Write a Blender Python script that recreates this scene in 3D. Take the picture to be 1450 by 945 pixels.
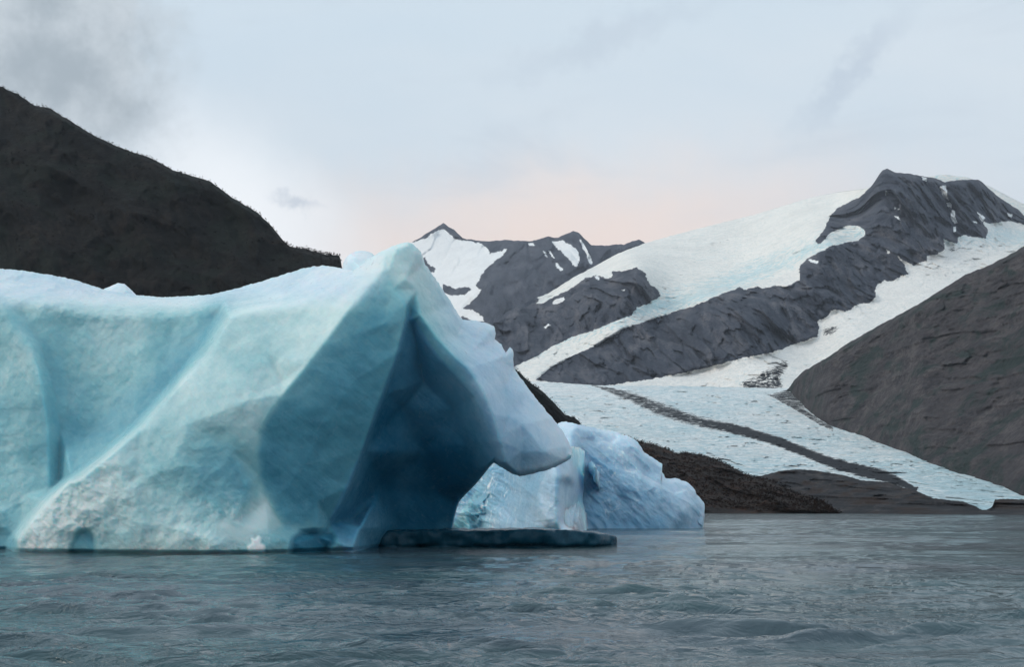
import bpy, math
import numpy as np
from mathutils import Vector
from mathutils.geometry import delaunay_2d_cdt

for o in list(bpy.data.objects):
    bpy.data.objects.remove(o)
scene = bpy.context.scene
COL = scene.collection

# ------------------------------------------------------------------ camera
F = 1600.0                      # focal length in photograph pixels (1450 wide)
CX, CY = 725.0, 472.5
HORIZON = 723.5
CAM_H = 2.2
PITCH = math.atan((HORIZON - CY) / F)
cam_d = bpy.data.cameras.new('camera')
cam_d.sensor_width = 36.0
cam_d.lens = F / 1450.0 * 36.0
cam_d.clip_start = 0.1
cam_d.clip_end = 200000.0
cam = bpy.data.objects.new('camera', cam_d)
COL.objects.link(cam)
cam.location = (0, 0, CAM_H)
cam.rotation_euler = (math.pi / 2 + PITCH, 0, 0)
scene.camera = cam

# ------------------------------------------------------------------ sky
SUN_EL, SUN_AZ = 33.0, -98.0        # azimuth from the view direction, negative = to the left
SUN_STRENGTH = 1.35
world = bpy.data.worlds.new('World')
scene.world = world
world.use_nodes = True


class NT:
    """small helper to write node trees"""
    def __init__(self, tree):
        self.t = tree
        self.t.nodes.clear()

    def n(self, kind, **kw):
        nd = self.t.nodes.new(kind)
        for k, v in kw.items():
            setattr(nd, k, v)
        return nd

    def link(self, a, b):
        self.t.links.new(a, b)

    def put(self, sock, v):
        if isinstance(v, bpy.types.NodeSocket):
            self.t.links.new(v, sock)
        elif v is not None:
            if sock.type == 'RGBA' and len(v) == 3:
                v = (*v, 1.0)
            sock.default_value = v

    def math(self, op, a, b=None, c=None, clamp=False):
        nd = self.n('ShaderNodeMath', operation=op, use_clamp=clamp)
        self.put(nd.inputs[0], a)
        if b is not None:
            self.put(nd.inputs[1], b)
        if c is not None:
            self.put(nd.inputs[2], c)
        return nd.outputs[0]

    def mix(self, fac, a, b, blend='MIX'):
        nd = self.n('ShaderNodeMix', data_type='RGBA', blend_type=blend)
        self.put(nd.inputs[0], fac)
        self.put(nd.inputs[6], a)
        self.put(nd.inputs[7], b)
        return nd.outputs[2]

    def noise(self, vec, scale, detail=4, rough=0.5, dist=0.0, out=0, typ='FBM'):
        nd = self.n('ShaderNodeTexNoise')
        nd.noise_type = typ
        self.put(nd.inputs['Vector'], vec)
        nd.inputs['Scale'].default_value = scale
        nd.inputs['Detail'].default_value = detail
        nd.inputs['Roughness'].default_value = rough
        nd.inputs['Distortion'].default_value = dist
        return nd.outputs[out]

    def mapr(self, v, a, b, c=0.0, d=1.0, smooth=True):
        nd = self.n('ShaderNodeMapRange')
        if smooth:
            nd.interpolation_type = 'SMOOTHSTEP'
        self.put(nd.inputs['Value'], v)
        nd.inputs['From Min'].default_value = a
        nd.inputs['From Max'].default_value = b
        nd.inputs['To Min'].default_value = c
        nd.inputs['To Max'].default_value = d
        return nd.outputs['Result']

    def mapping(self, vec, scale=(1, 1, 1), rot=(0, 0, 0), loc=(0, 0, 0)):
        nd = self.n('ShaderNodeMapping')
        self.put(nd.inputs['Vector'], vec)
        nd.inputs['Scale'].default_value = scale
        nd.inputs['Rotation'].default_value = rot
        nd.inputs['Location'].default_value = loc
        return nd.outputs[0]

    def combine(self, x, y, z):
        nd = self.n('ShaderNodeCombineXYZ')
        self.put(nd.inputs[0], x); self.put(nd.inputs[1], y); self.put(nd.inputs[2], z)
        return nd.outputs[0]

    def ramp(self, v, stops):
        nd = self.n('ShaderNodeValToRGB')
        self.put(nd.inputs[0], v)
        el = nd.color_ramp.elements
        el[0].position, el[0].color = stops[0][0], (*stops[0][1], 1)
        el[1].position, el[1].color = stops[-1][0], (*stops[-1][1], 1)
        for p, c in stops[1:-1]:
            e = el.new(p); e.color = (*c, 1)
        return nd.outputs[0]

    def bump(self, h, strength, distance, normal=None):
        nd = self.n('ShaderNodeBump')
        self.put(nd.inputs['Height'], h)
        nd.inputs['Strength'].default_value = strength
        nd.inputs['Distance'].default_value = distance
        if normal is not None:
            self.link(normal, nd.inputs['Normal'])
        return nd.outputs[0]


def build_sky():
    t = NT(world.node_tree)
    out = t.n('ShaderNodeOutputWorld')
    bg = t.n('ShaderNodeBackground')
    bg.inputs['Strength'].default_value = 0.109
    t.link(bg.outputs[0], out.inputs[0])
    sky = t.n('ShaderNodeTexSky', sky_type='NISHITA')
    sky.sun_disc = False
    sky.sun_elevation = math.radians(SUN_EL)
    sky.sun_rotation = math.radians(SUN_AZ)
    sky.air_density = 1.0
    sky.dust_density = 1.5
    tc = t.n('ShaderNodeTexCoord').outputs['Generated']
    sep = t.n('ShaderNodeSeparateXYZ'); t.link(tc, sep.inputs[0])
    X, Y, Z = sep.outputs
    DEG = 57.29578
    az = t.math('MULTIPLY', t.math('ARCTAN2', X, Y), DEG)
    el = t.math('MULTIPLY', t.math('ARCSINE', Z), DEG)
    # clouds lie in a flat layer: project the direction onto it
    zc = t.math('MAXIMUM', Z, 0.03)
    cl = t.combine(t.math('DIVIDE', X, t.math('ADD', zc, 0.12)), t.math('DIVIDE', Y, t.math('ADD', zc, 0.12)), 0.0)

    def blob(az0, el0, w, h, rot=0.0, warp=3.0, seed=0.0, edge=(1.15, 0.45), ns=0.22):
        wv = t.combine(az, el, seed)
        n1 = t.noise(wv, ns, 7, 0.62, out=1)
        s = t.n('ShaderNodeSeparateColor'); t.link(n1, s.inputs[0])
        a = t.math('ADD', t.math('SUBTRACT', az, az0), t.math('MULTIPLY', t.math('SUBTRACT', s.outputs[0], 0.5), 2 * warp))
        e = t.math('ADD', t.math('SUBTRACT', el, el0), t.math('MULTIPLY', t.math('SUBTRACT', s.outputs[1], 0.5), 2 * warp))
        c, si = math.cos(rot), math.sin(rot)
        a2 = t.math('ADD', t.math('MULTIPLY', a, c / w), t.math('MULTIPLY', e, si / w))
        e2 = t.math('ADD', t.math('MULTIPLY', a, -si / h), t.math('MULTIPLY', e, c / h))
        r = t.math('SQRT', t.math('ADD', t.math('MULTIPLY', a2, a2), t.math('MULTIPLY', e2, e2)))
        return t.mapr(r, edge[0], edge[1])

    # high thin overcast: pale blue above, paler and greyer to the horizon
    g = t.mapr(el, 0, 26, smooth=False)
    veil = t.ramp(g, [(0.0, (6.3, 6.3, 6.6)), (0.35, (6.3, 6.75, 7.2)), (0.62, (6.1, 7.0, 7.75)), (1.0, (5.6, 6.9, 7.9))])
    colr = t.mix(0.90, sky.outputs[0], veil)
    # mottled brightness of the veil
    m = t.mapr(t.noise(cl, 0.55, 6, 0.55, 0.3), 0.3, 0.7)
    colr = t.mix(t.math('MULTIPLY', m, 0.5), colr, (7.3, 7.6, 7.9))
    # faint warm band over the far mountains
    band = blob(2.0, 12.6, 20.0, 5.4, rot=0.07, warp=2.0, seed=3.0, edge=(1.3, 0.1))
    colr = t.mix(t.math('MULTIPLY', band, 0.95), colr, (8.3, 7.0, 6.4))
    lowband = blob(-8.0, 9.5, 9.0, 3.5, rot=0.0, warp=1.0, seed=5.0, edge=(1.3, 0.1))
    colr = t.mix(t.math('MULTIPLY', lowband, 0.5), colr, (7.3, 6.9, 6.9))
    glow = blob(-13.5, 14.5, 8.0, 4.0, rot=-0.6, warp=1.2, seed=9.0, edge=(1.3, 0.0))
    colr = t.mix(t.math('MULTIPLY', glow, 0.85), colr, (8.9, 9.2, 9.5))
    # grey streaks of cloud
    st = t.mapping(t.combine(az, el, 0.0), rot=(0, 0, 0.45), scale=(0.06, 0.22, 1))
    sn = t.mapr(t.noise(st, 1.0, 7, 0.6, 0.6), 0.52, 0.72)
    hi = t.mapr(el, 12, 20)
    colr = t.mix(t.math('MULTIPLY', t.math('MULTIPLY', sn, hi), 0.45), colr, (4.9, 5.6, 6.4))
    s1 = blob(17.5, 21.0, 4.6, 0.9, rot=0.75, warp=1.8, seed=1.0, edge=(1.2, 0.1), ns=0.5)
    colr = t.mix(t.math('MULTIPLY', s1, 0.55), colr, (4.4, 5.2, 6.2))
    s2 = blob(5.0, 23.5, 7.5, 1.1, rot=0.28, warp=2.0, seed=7.0, edge=(1.2, 0.1), ns=0.5)
    colr = t.mix(t.math('MULTIPLY', s2, 0.45), colr, (4.7, 5.5, 6.4))
    s3 = blob(-11.2, 15.3, 1.25, 0.42, rot=-0.1, warp=1.1, seed=11.0, edge=(1.3, 0.1), ns=0.8)
    colr = t.mix(t.math('MULTIPLY', s3, 0.75), colr, (5.0, 5.6, 6.4))
    # heavy grey cloud over the hill on the left
    big = blob(-23.5, 22.0, 7.2, 5.8, rot=-0.5, warp=3.2, seed=2.0, edge=(1.12, 0.55), ns=0.3)
    tex = t.mapr(t.noise(t.combine(az, el, 4.0), 0.28, 5, 0.6), 0.32, 0.68)
    grey = t.mix(tex, (3.2, 3.75, 4.2), (5.2, 5.75, 6.2))
    colr = t.mix(t.math('MULTIPLY', big, 0.9), colr, grey)
    t.link(colr, bg.inputs['Color'])


build_sky()

sun_d = bpy.data.lights.new('sun', 'SUN')
sun_d.energy = SUN_STRENGTH
sun_d.angle = math.radians(28)
sun_d.color = (1.0, 0.91, 0.80)
sun = bpy.data.objects.new('sun', sun_d)
COL.objects.link(sun)
_e, _a = math.radians(SUN_EL), math.radians(SUN_AZ)
to_sun = Vector((math.sin(_a) * math.cos(_e), math.cos(_a) * math.cos(_e), math.sin(_e)))
sun.rotation_euler = to_sun.to_track_quat('Z', 'Y').to_euler()

scene.view_settings.view_transform = 'Standard'
scene.view_settings.look = 'None'
scene.view_settings.gamma = 1.0
scene.view_settings.exposure = 0.12
scene.cycles.use_denoising = True
scene.cycles.max_bounces = 10
scene.cycles.sample_clamp_indirect = 4.0


# ------------------------------------------------------------------ maths helpers
def world_pt(px, py, D):
    """point at forward distance D (metres) seen at photograph pixel px, py"""
    u = (np.asarray(px, float) - CX) / F
    v = (CY - np.asarray(py, float)) / F
    yy = math.cos(PITCH) - v * math.sin(PITCH)
    zz = math.sin(PITCH) + v * math.cos(PITCH)
    s = D / yy
    return np.stack([u * s, D + 0 * u, CAM_H + zz * s], -1)


_rng = np.random.RandomState(7)
_perm = np.concatenate([_rng.permutation(256)] * 3)
_grad = _rng.normal(size=(256, 3)); _grad /= np.linalg.norm(_grad, axis=1)[:, None]


def perlin(p):
    p = np.asarray(p, float)
    sh = p.shape[:-1]
    p = p.reshape(-1, 3)
    i = np.floor(p).astype(int)
    f = p - i
    i &= 255
    w = f * f * f * (f * (f * 6 - 15) + 10)
    r = np.zeros(len(p))
    for dx in (0, 1):
        wx = w[:, 0] if dx else 1 - w[:, 0]
        for dy in (0, 1):
            wy = w[:, 1] if dy else 1 - w[:, 1]
            for dz in (0, 1):
                wz = w[:, 2] if dz else 1 - w[:, 2]
                h = _perm[_perm[_perm[i[:, 0] + dx] + i[:, 1] + dy] + i[:, 2] + dz]
                g = _grad[h]
                d = (g[:, 0] * (f[:, 0] - dx) + g[:, 1] * (f[:, 1] - dy) + g[:, 2] * (f[:, 2] - dz))
                r += wx * wy * wz * d
    return (r * 1.5).reshape(sh)


def fbm(p, oct=5, gain=0.5, lac=2.03, ridged=False):
    p = np.asarray(p, float)
    a, tot, s = 1.0, 0.0, 0.0
    for k in range(oct):
        n = perlin(p * lac ** k + 17.3 * k)
        if ridged:
            n = 1 - 2 * np.abs(n) * 1.4
        tot = tot + a * n
        s += a
        a *= gain
    return tot / s


def v3(x, y, z=0.0):
    x = np.asarray(x, float)
    return np.stack([x, np.asarray(y, float) + 0 * x, z + 0 * x], -1)


def crag(u, v, seed=0, warp=0.25, tilt=1.0, sharp=38.0):
    """broken planar facets: every irregular cell is its own tilted plane, joined along soft ribs and notches"""
    wv = v3(u * 1.3, v * 1.3, seed + 0.5)
    u = u + warp * fbm(wv, 4, 0.6); v = v + warp * fbm(wv + 31.7, 4, 0.6)
    iu = np.floor(u).astype(int); iv = np.floor(v).astype(int)
    num = np.zeros(u.shape); den = np.zeros(u.shape)
    rr = np.random.RandomState(100 + int(seed)).rand(256, 5)
    for a in (-1, 0, 1):
        for b in (-1, 0, 1):
            k = _perm[(_perm[(iu + a) & 255] + iv + b) & 255]
            q = rr[k]
            du = u - (iu + a + q[..., 0]); dv = v - (iv + b + q[..., 1])
            w = np.exp(-sharp * (du * du + dv * dv)) + 1e-12
            num += w * ((q[..., 2] - 0.5) * 0.5 + tilt * ((q[..., 3] - 0.5) * 2 * du + (q[..., 4] - 0.5) * 2 * dv))
            den += w
    return num / den


def in_poly(px, py, poly):
    poly = np.asarray(poly, float)
    c = np.zeros(np.shape(px), bool)
    x1, y1 = poly[-1]
    for x2, y2 in poly:
        k = ((y2 > py) != (y1 > py))
        with np.errstate(divide='ignore', invalid='ignore'):
            xi = (x1 - x2) * (py - y2) / (y1 - y2 if y1 != y2 else 1e-9) + x2
        c ^= k & (px < xi)
        x1, y1 = x2, y2
    return c


def thin_plate(pts):
    P = np.array([(a, b) for a, b, _ in pts], float) / 100.0
    v = np.array([c for *_, c in pts], float)
    def ph(r2):
        return 0.5 * r2 * np.log(np.maximum(r2, 1e-12))
    n = len(P)
    A = np.zeros((n + 3, n + 3))
    A[:n, :n] = ph(((P[:, None] - P[None]) ** 2).sum(-1)) + 0.02 * np.eye(n)
    A[:n, n] = 1; A[:n, n + 1:] = P
    A[n, :n] = 1; A[n + 1:, :n] = P.T
    w = np.linalg.solve(A, np.concatenate([v, np.zeros(3)]))
    def ev(px, py):
        sh = np.shape(px)
        Q = np.stack([np.ravel(px), np.ravel(py)], -1) / 100.0
        r = np.zeros(len(Q))
        for k in range(n):
            r += w[k] * ph(((Q - P[k]) ** 2).sum(-1))
        return (r + w[n] + Q @ w[n + 1:]).reshape(sh)
    return ev


def blur(a, k, times=2):
    for _ in range(times):
        for ax in (0, 1):
            p = np.concatenate([np.repeat(np.take(a, [0], ax), k, ax), a, np.repeat(np.take(a, [-1], ax), k, ax)], ax)
            c = np.cumsum(p, ax)
            c = np.concatenate([np.zeros_like(np.take(c, [0], ax)), c], ax)
            n = a.shape[ax]
            a = (np.take(c, np.arange(2 * k + 1, 2 * k + 1 + n), ax) - np.take(c, np.arange(n), ax)) / (2 * k + 1)
    return a


def grid_faces(nr, nc, off=0, cyclic_r=False):
    r = np.arange(nr if cyclic_r else nr - 1)
    c = np.arange(nc - 1)
    R, C = np.meshgrid(r, c, indexing='ij')
    R2 = (R + 1) % nr
    return np.stack([R * nc + C, R2 * nc + C, R2 * nc + C + 1, R * nc + C + 1], -1).reshape(-1, 4) + off


def make_mesh(name, verts, faces, mat=None, parent=None, attrs=None, smooth=True, extra_faces=()):
    """faces: (n,3|4) int array; unused vertices are dropped"""
    faces = np.asarray(faces)
    used = np.zeros(len(verts), bool)
    used[faces.ravel()] = True
    for e in extra_faces:
        used[list(e)] = True
    remap = np.cumsum(used) - 1
    v = np.asarray(verts)[used]
    me = bpy.data.meshes.new(name)
    k = faces.shape[1]
    fl = remap[faces].ravel().tolist()
    sizes = [k] * len(faces)
    for e in extra_faces:
        fl += [int(remap[i]) for i in e]
        sizes.append(len(e))
    me.vertices.add(len(v)); me.vertices.foreach_set('co', v.ravel().astype(np.float32))
    me.loops.add(len(fl)); me.loops.foreach_set('vertex_index', np.array(fl, np.int32))
    me.polygons.add(len(sizes))
    st = np.concatenate([[0], np.cumsum(sizes)[:-1]])
    me.polygons.foreach_set('loop_start', st.astype(np.int32))
    me.polygons.foreach_set('use_smooth', np.full(len(sizes), smooth))
    for an, av in (attrs or {}).items():
        a = me.attributes.new(an, 'FLOAT', 'POINT')
        a.data.foreach_set('value', np.asarray(av, np.float32)[used])
    me.update(calc_edges=True)
    me.validate()
    o = bpy.data.objects.new(name, me)
    COL.objects.link(o)
    if mat:
        me.materials.append(mat)
    if parent:
        o.parent = parent
    return o


def tag(o, label=None, cat=None, kind=None, group=None):
    if label: o['label'] = label
    if cat: o['category'] = cat
    if kind: o['kind'] = kind
    if group: o['group'] = group
    return o


# ------------------------------------------------------------------ materials
def material(name):
    m = bpy.data.materials.new(name)
    m.use_nodes = True
    t = NT(m.node_tree)
    out = t.n('ShaderNodeOutputMaterial')
    b = t.n('ShaderNodeBsdfPrincipled')
    t.link(b.outputs[0], out.inputs[0])
    pos = t.n('ShaderNodeTexCoord').outputs['Object']
    return m, t, b, pos


def rock_material(name, dark, mid, light, scale, veg=None, bump_d=6.0, strat=(1, 1, 2.5), vegthr=(0.48, 0.6), rot=(0, 0, 0)):
    m, t, b, pos = material(name)
    q = t.mapping(pos, scale=strat, rot=rot)
    n1 = t.noise(q, 1 / scale, 8, 0.62, 0.4)
    n2 = t.noise(pos, 7 / scale, 6, 0.6)
    n3 = t.noise(pos, 0.22 / scale, 3, 0.5)
    v = t.math('ADD', t.math('MULTIPLY', n1, 0.6), t.math('MULTIPLY', n2, 0.4))
    c = t.ramp(t.mapr(v, 0.40, 0.60, smooth=False), [(0, dark), (0.5, mid), (1, light)])
    c = t.mix(t.mapr(n3, 0.35, 0.65, 0, 0.5), c, mid)
    if veg:
        g = t.noise(q, 0.5 / scale, 7, 0.65, 0.5)
        c = t.mix(t.mapr(g, *vegthr, 0, 0.85), c, veg)
    t.put(b.inputs['Base Color'], c)
    b.inputs['Roughness'].default_value = 0.9
    b.inputs['Specular IOR Level'].default_value = 0.2
    h = t.math('ADD', n1, t.math('MULTIPLY', n2, 0.3))
    t.put(b.inputs['Normal'], t.bump(h, 1.0, bump_d))
    return m


def snow_material(name, white, blue, scale, cre=0.5, moraine=False, bump_d=3.0, dirt=(0.012, 0.015, 0.020), stretch=(1, 1, 1), thr=(0.5, 0.72)):
    m, t, b, pos = material(name)
    q = t.mapping(pos, scale=stretch)
    n1 = t.noise(q, 1 / scale, 7, 0.65, 0.8)
    n2 = t.noise(q, 4.5 / scale, 6, 0.65, 0.6)
    n3 = t.noise(pos, 0.18 / scale, 4, 0.55)
    n4 = t.noise(q, 9.0 / scale, 6, 0.7, 0.8)
    vv = t.math('ADD', t.math('MULTIPLY', n4, 0.45), t.math('ADD', t.math('MULTIPLY', n2, 0.35), t.math('MULTIPLY', n3, 0.2)))
    at = t.n('ShaderNodeAttribute', attribute_name='blue').outputs['Fac']
    f = t.mapr(t.math('ADD', vv, t.math('MULTIPLY', at, 0.10)), thr[0], thr[1], 0, cre)
    c = t.mix(f, white, blue)
    cl = t.noise(pos, 0.6 / scale, 5, 0.5)
    c = t.mix(t.mapr(cl, 0.4, 0.7, 0, 0.35), c, tuple(0.8 * w for w in white))
    # open crevasses
    cv = t.math('ABSOLUTE', t.math('SUBTRACT', t.noise(t.mapping(q, scale=(1, 1, 2.2)), 3.0 / scale, 5, 0.6, 1.2), 0.5))
    c = t.mix(t.math('MULTIPLY', t.mapr(cv, 0.0, 0.035, 1, 0), cre * 0.6), c, tuple(0.55 * w for w in blue))
    if moraine:
        mo = t.n('ShaderNodeAttribute', attribute_name='moraine').outputs['Fac']
        k = t.math('ADD', mo, t.math('MULTIPLY', t.math('SUBTRACT', t.math('ADD', t.math('MULTIPLY', n2, 0.5), t.math('MULTIPLY', n4, 0.5)), 0.5), 3.2))
        k = t.mapr(k, 0.36, 0.62)
        k = t.math('MULTIPLY', k, t.mapr(mo, 0.02, 0.2))
        c = t.mix(k, c, dirt)
    t.put(b.inputs['Base Color'], c)
    b.inputs['Roughness'].default_value = 0.75
    b.inputs['Specular IOR Level'].default_value = 0.25
    h = t.math('ADD', t.math('MULTIPLY', n1, 0.6), n2)
    t.put(b.inputs['Normal'], t.bump(h, 0.9, bump_d))
    return m


def ice_material(name, stops, frost, stops2=None, weight=0.75, scale=0.8, rough=(0.25, 0.5), spec=0.35, bump=0.20):
    """glacier ice; clear mixes ice type with painted light and shade: white bubbly ice (clear = 0) to dense clear blue ice (clear = 1)"""
    m, t, b, pos = material(name)
    at = t.n('ShaderNodeAttribute', attribute_name='clear').outputs['Fac']
    rg = t.n('ShaderNodeAttribute', attribute_name='rough').outputs['Fac']
    st = t.mapping(t.mapping(pos, rot=(0, math.radians(-40), 0)), scale=(0.5, 1, 4.0))
    ns = t.noise(st, 1.0, 8, 0.65, 0.6)           # faint layering of the ice
    nl = t.noise(pos, 0.30, 5, 0.55, 0.4)
    nf = t.noise(pos, 2.6, 8, 0.68, 0.5)
    k = t.math('ADD', at, t.math('MULTIPLY', t.math('SUBTRACT', nl, 0.5), 0.45))
    k = t.math('ADD', k, t.math('MULTIPLY', t.math('SUBTRACT', ns, 0.5), 0.15))
    k = t.math('ADD', k, t.math('MULTIPLY', t.math('SUBTRACT', nf, 0.5), 0.20), clamp=True)
    c = t.ramp(k, stops)
    if stops2:
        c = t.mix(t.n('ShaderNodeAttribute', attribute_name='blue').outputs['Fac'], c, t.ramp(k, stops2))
    # bubbly white veins and frost
    fr = t.mapr(t.noise(pos, 0.7, 9, 0.72, 1.0), 0.52, 0.68)
    fr = t.math('MULTIPLY', fr, t.mapr(rg, 0.25, 0.9, 0, 0.8))
    c = t.mix(fr, c, frost)
    # thin white healed fractures
    vn = t.math('ABSOLUTE', t.math('SUBTRACT', t.noise(t.mapping(t.mapping(pos, rot=(0, math.radians(35), 0.3)), scale=(0.5, 0.5, 1.3)), 0.55, 4, 0.6, 1.0), 0.5))
    vm = t.mapr(t.noise(pos, 0.25, 3, 0.5), 0.45, 0.62)
    c = t.mix(t.math('MULTIPLY', t.mapr(vn, 0.0, 0.010, 0.07, 0), vm), c, frost)
    fine = t.mapr(t.noise(st, 3.5, 6, 0.7), 0.58, 0.75, 0, 0.12)
    c = t.mix(fine, c, frost)
    t.put(b.inputs['Base Color'], c)
    t.put(b.inputs['Roughness'], t.mapr(nf, 0.3, 0.7, *rough))
    b.inputs['IOR'].default_value = 1.31
    b.inputs['Specular IOR Level'].default_value = spec
    b.inputs['Subsurface Weight'].default_value = weight
    b.inputs['Subsurface Radius'].default_value = (0.30, 0.85, 1.0)
    b.inputs['Subsurface Scale'].default_value = scale
    b.inputs['Subsurface Anisotropy'].default_value = 0.3
    gr = t.noise(pos, 9.0, 5, 0.7)
    h = t.math('ADD', t.math('ADD', t.math('MULTIPLY', ns, 0.3), t.math('MULTIPLY', gr, 0.12)), t.math('MULTIPLY', nf, t.math('ADD', 0.16, t.math('MULTIPLY', rg, 0.9))))
    t.put(b.inputs['Normal'], t.bump(h, 0.6, bump))
    return m


def water_material():
    m, t, b, pos = material('lake_water')
    big = t.noise(t.mapping(pos, scale=(0.035, 0.06, 1)), 1.0, 3, 0.5, 0.5)
    c = t.mix(t.mapr(big, 0.4, 0.62), (0.044, 0.092, 0.104), (0.056, 0.084, 0.104))
    t.put(b.inputs['Base Color'], c)
    b.inputs['Roughness'].default_value = 0.07
    b.inputs['IOR'].default_value = 1.333
    w1 = t.noise(t.mapping(pos, scale=(0.55, 1.0, 1), rot=(0, 0, 0.25)), 0.62, 3, 0.5, 0.6)
    w2 = t.noise(t.mapping(pos, scale=(0.7, 1.0, 1), rot=(0, 0, -0.35)), 2.2, 4, 0.55, 0.8)
    w3 = t.noise(t.mapping(pos, scale=(0.6, 1.0, 1), rot=(0, 0, 0.1)), 7.0, 4, 0.55, 0.5)
    patch = t.mapr(t.noise(t.mapping(pos, scale=(0.5, 1, 1)), 0.11, 3, 0.5, 0.5), 0.35, 0.65, 0.3, 1.6)
    w0 = t.noise(t.mapping(pos, scale=(0.45, 1.0, 1), rot=(0, 0, 0.12)), 0.11, 4, 0.55, 0.5)
    w1 = t.math('ADD', w1, t.math('MULTIPLY', w0, 0.6))
    h = t.math('ADD', t.math('MULTIPLY', w1, 0.10), t.math('MULTIPLY', t.math('ADD', t.math('MULTIPLY', w2, 0.16), t.math('MULTIPLY', w3, 0.022)), patch))
    t.put(b.inputs['Normal'], t.bump(h, 1.0, 1.0))
    return m


MAT_ROCK = rock_material('grey_mountain_rock', (0.014, 0.019, 0.031), (0.044, 0.053, 0.073), (0.120, 0.118, 0.130), 70.0,
                         bump_d=10.0, strat=(1, 0.3, 0.30), rot=(0, 0.12, 0))
MAT_FARROCK = rock_material('far_mountain_rock', (0.018, 0.023, 0.035), (0.046, 0.054, 0.074), (0.094, 0.100, 0.120), 90.0,
                            bump_d=10.0, strat=(1, 0.3, 0.30), rot=(0, 0.12, 0))
MAT_HILLR = rock_material('scree_slope', (0.024, 0.023, 0.027), (0.050, 0.046, 0.050), (0.092, 0.083, 0.084), 45.0,
                          veg=(0.016, 0.030, 0.028), bump_d=11, strat=(1.2, 1, 1.6), vegthr=(0.49, 0.60))
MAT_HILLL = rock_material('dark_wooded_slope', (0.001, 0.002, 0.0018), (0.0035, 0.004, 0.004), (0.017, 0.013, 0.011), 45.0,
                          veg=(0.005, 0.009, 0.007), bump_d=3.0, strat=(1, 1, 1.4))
MAT_HEAD = rock_material('brown_heath_rock', (0.004, 0.003, 0.003), (0.014, 0.009, 0.008), (0.055, 0.028, 0.018), 18.0,
                         veg=(0.014, 0.010, 0.008), bump_d=4.0, strat=(0.7, 1, 1.8))
MAT_SHORE = rock_material('grey_shore_rock', (0.004, 0.006, 0.009), (0.018, 0.019, 0.023), (0.062, 0.056, 0.054), 22.0,
                          veg=(0.022, 0.013, 0.010), vegthr=(0.5, 0.62),
                          bump_d=3.0, strat=(2.2, 0.6, 1.6))
MAT_ICEFIELD = snow_material('icefield_snow', (0.92, 0.90, 0.85), (0.34, 0.66, 0.74), 160.0, cre=0.6, bump_d=20.0, stretch=(0.8, 1, 1.5), thr=(0.555, 0.64))
MAT_VALLEY = snow_material('valley_glacier_ice', (0.92, 0.90, 0.86), (0.34, 0.60, 0.68), 90.0, cre=0.55, moraine=True, bump_d=14.0, thr=(0.555, 0.66))
MAT_TONGUE = snow_material('glacier_tongue_ice', (0.90, 0.93, 0.93), (0.42, 0.63, 0.70), 60.0, cre=0.9, moraine=True, bump_d=14.0,
                           stretch=(0.45, 1, 1.4), thr=(0.46, 0.58))
MAT_SNOW = snow_material('old_snow', (0.86, 0.87, 0.87), (0.60, 0.74, 0.80), 120.0, cre=0.4, bump_d=8.0)
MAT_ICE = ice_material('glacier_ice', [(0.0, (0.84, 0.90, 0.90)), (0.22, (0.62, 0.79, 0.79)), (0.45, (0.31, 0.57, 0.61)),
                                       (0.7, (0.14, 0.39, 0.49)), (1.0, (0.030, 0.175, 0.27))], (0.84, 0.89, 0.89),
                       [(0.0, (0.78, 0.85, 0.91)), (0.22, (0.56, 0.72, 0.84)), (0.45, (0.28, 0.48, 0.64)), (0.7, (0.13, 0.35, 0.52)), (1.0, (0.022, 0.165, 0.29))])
MAT_WETICE = ice_material('wet_dark_ice', [(0.0, (0.16, 0.34, 0.40)), (0.5, (0.05, 0.18, 0.24)), (1.0, (0.010, 0.060, 0.095))], (0.03, 0.13, 0.18),
                          weight=0.2, scale=0.5, rough=(0.15, 0.35), spec=0.3, bump=0.08)
MAT_WATER = water_material()


# ------------------------------------------------------------------ terrain sheets
def curve(poly):
    a = np.array(poly, float)
    return lambda x: np.interp(x, a[:, 0], a[:, 1])


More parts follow.
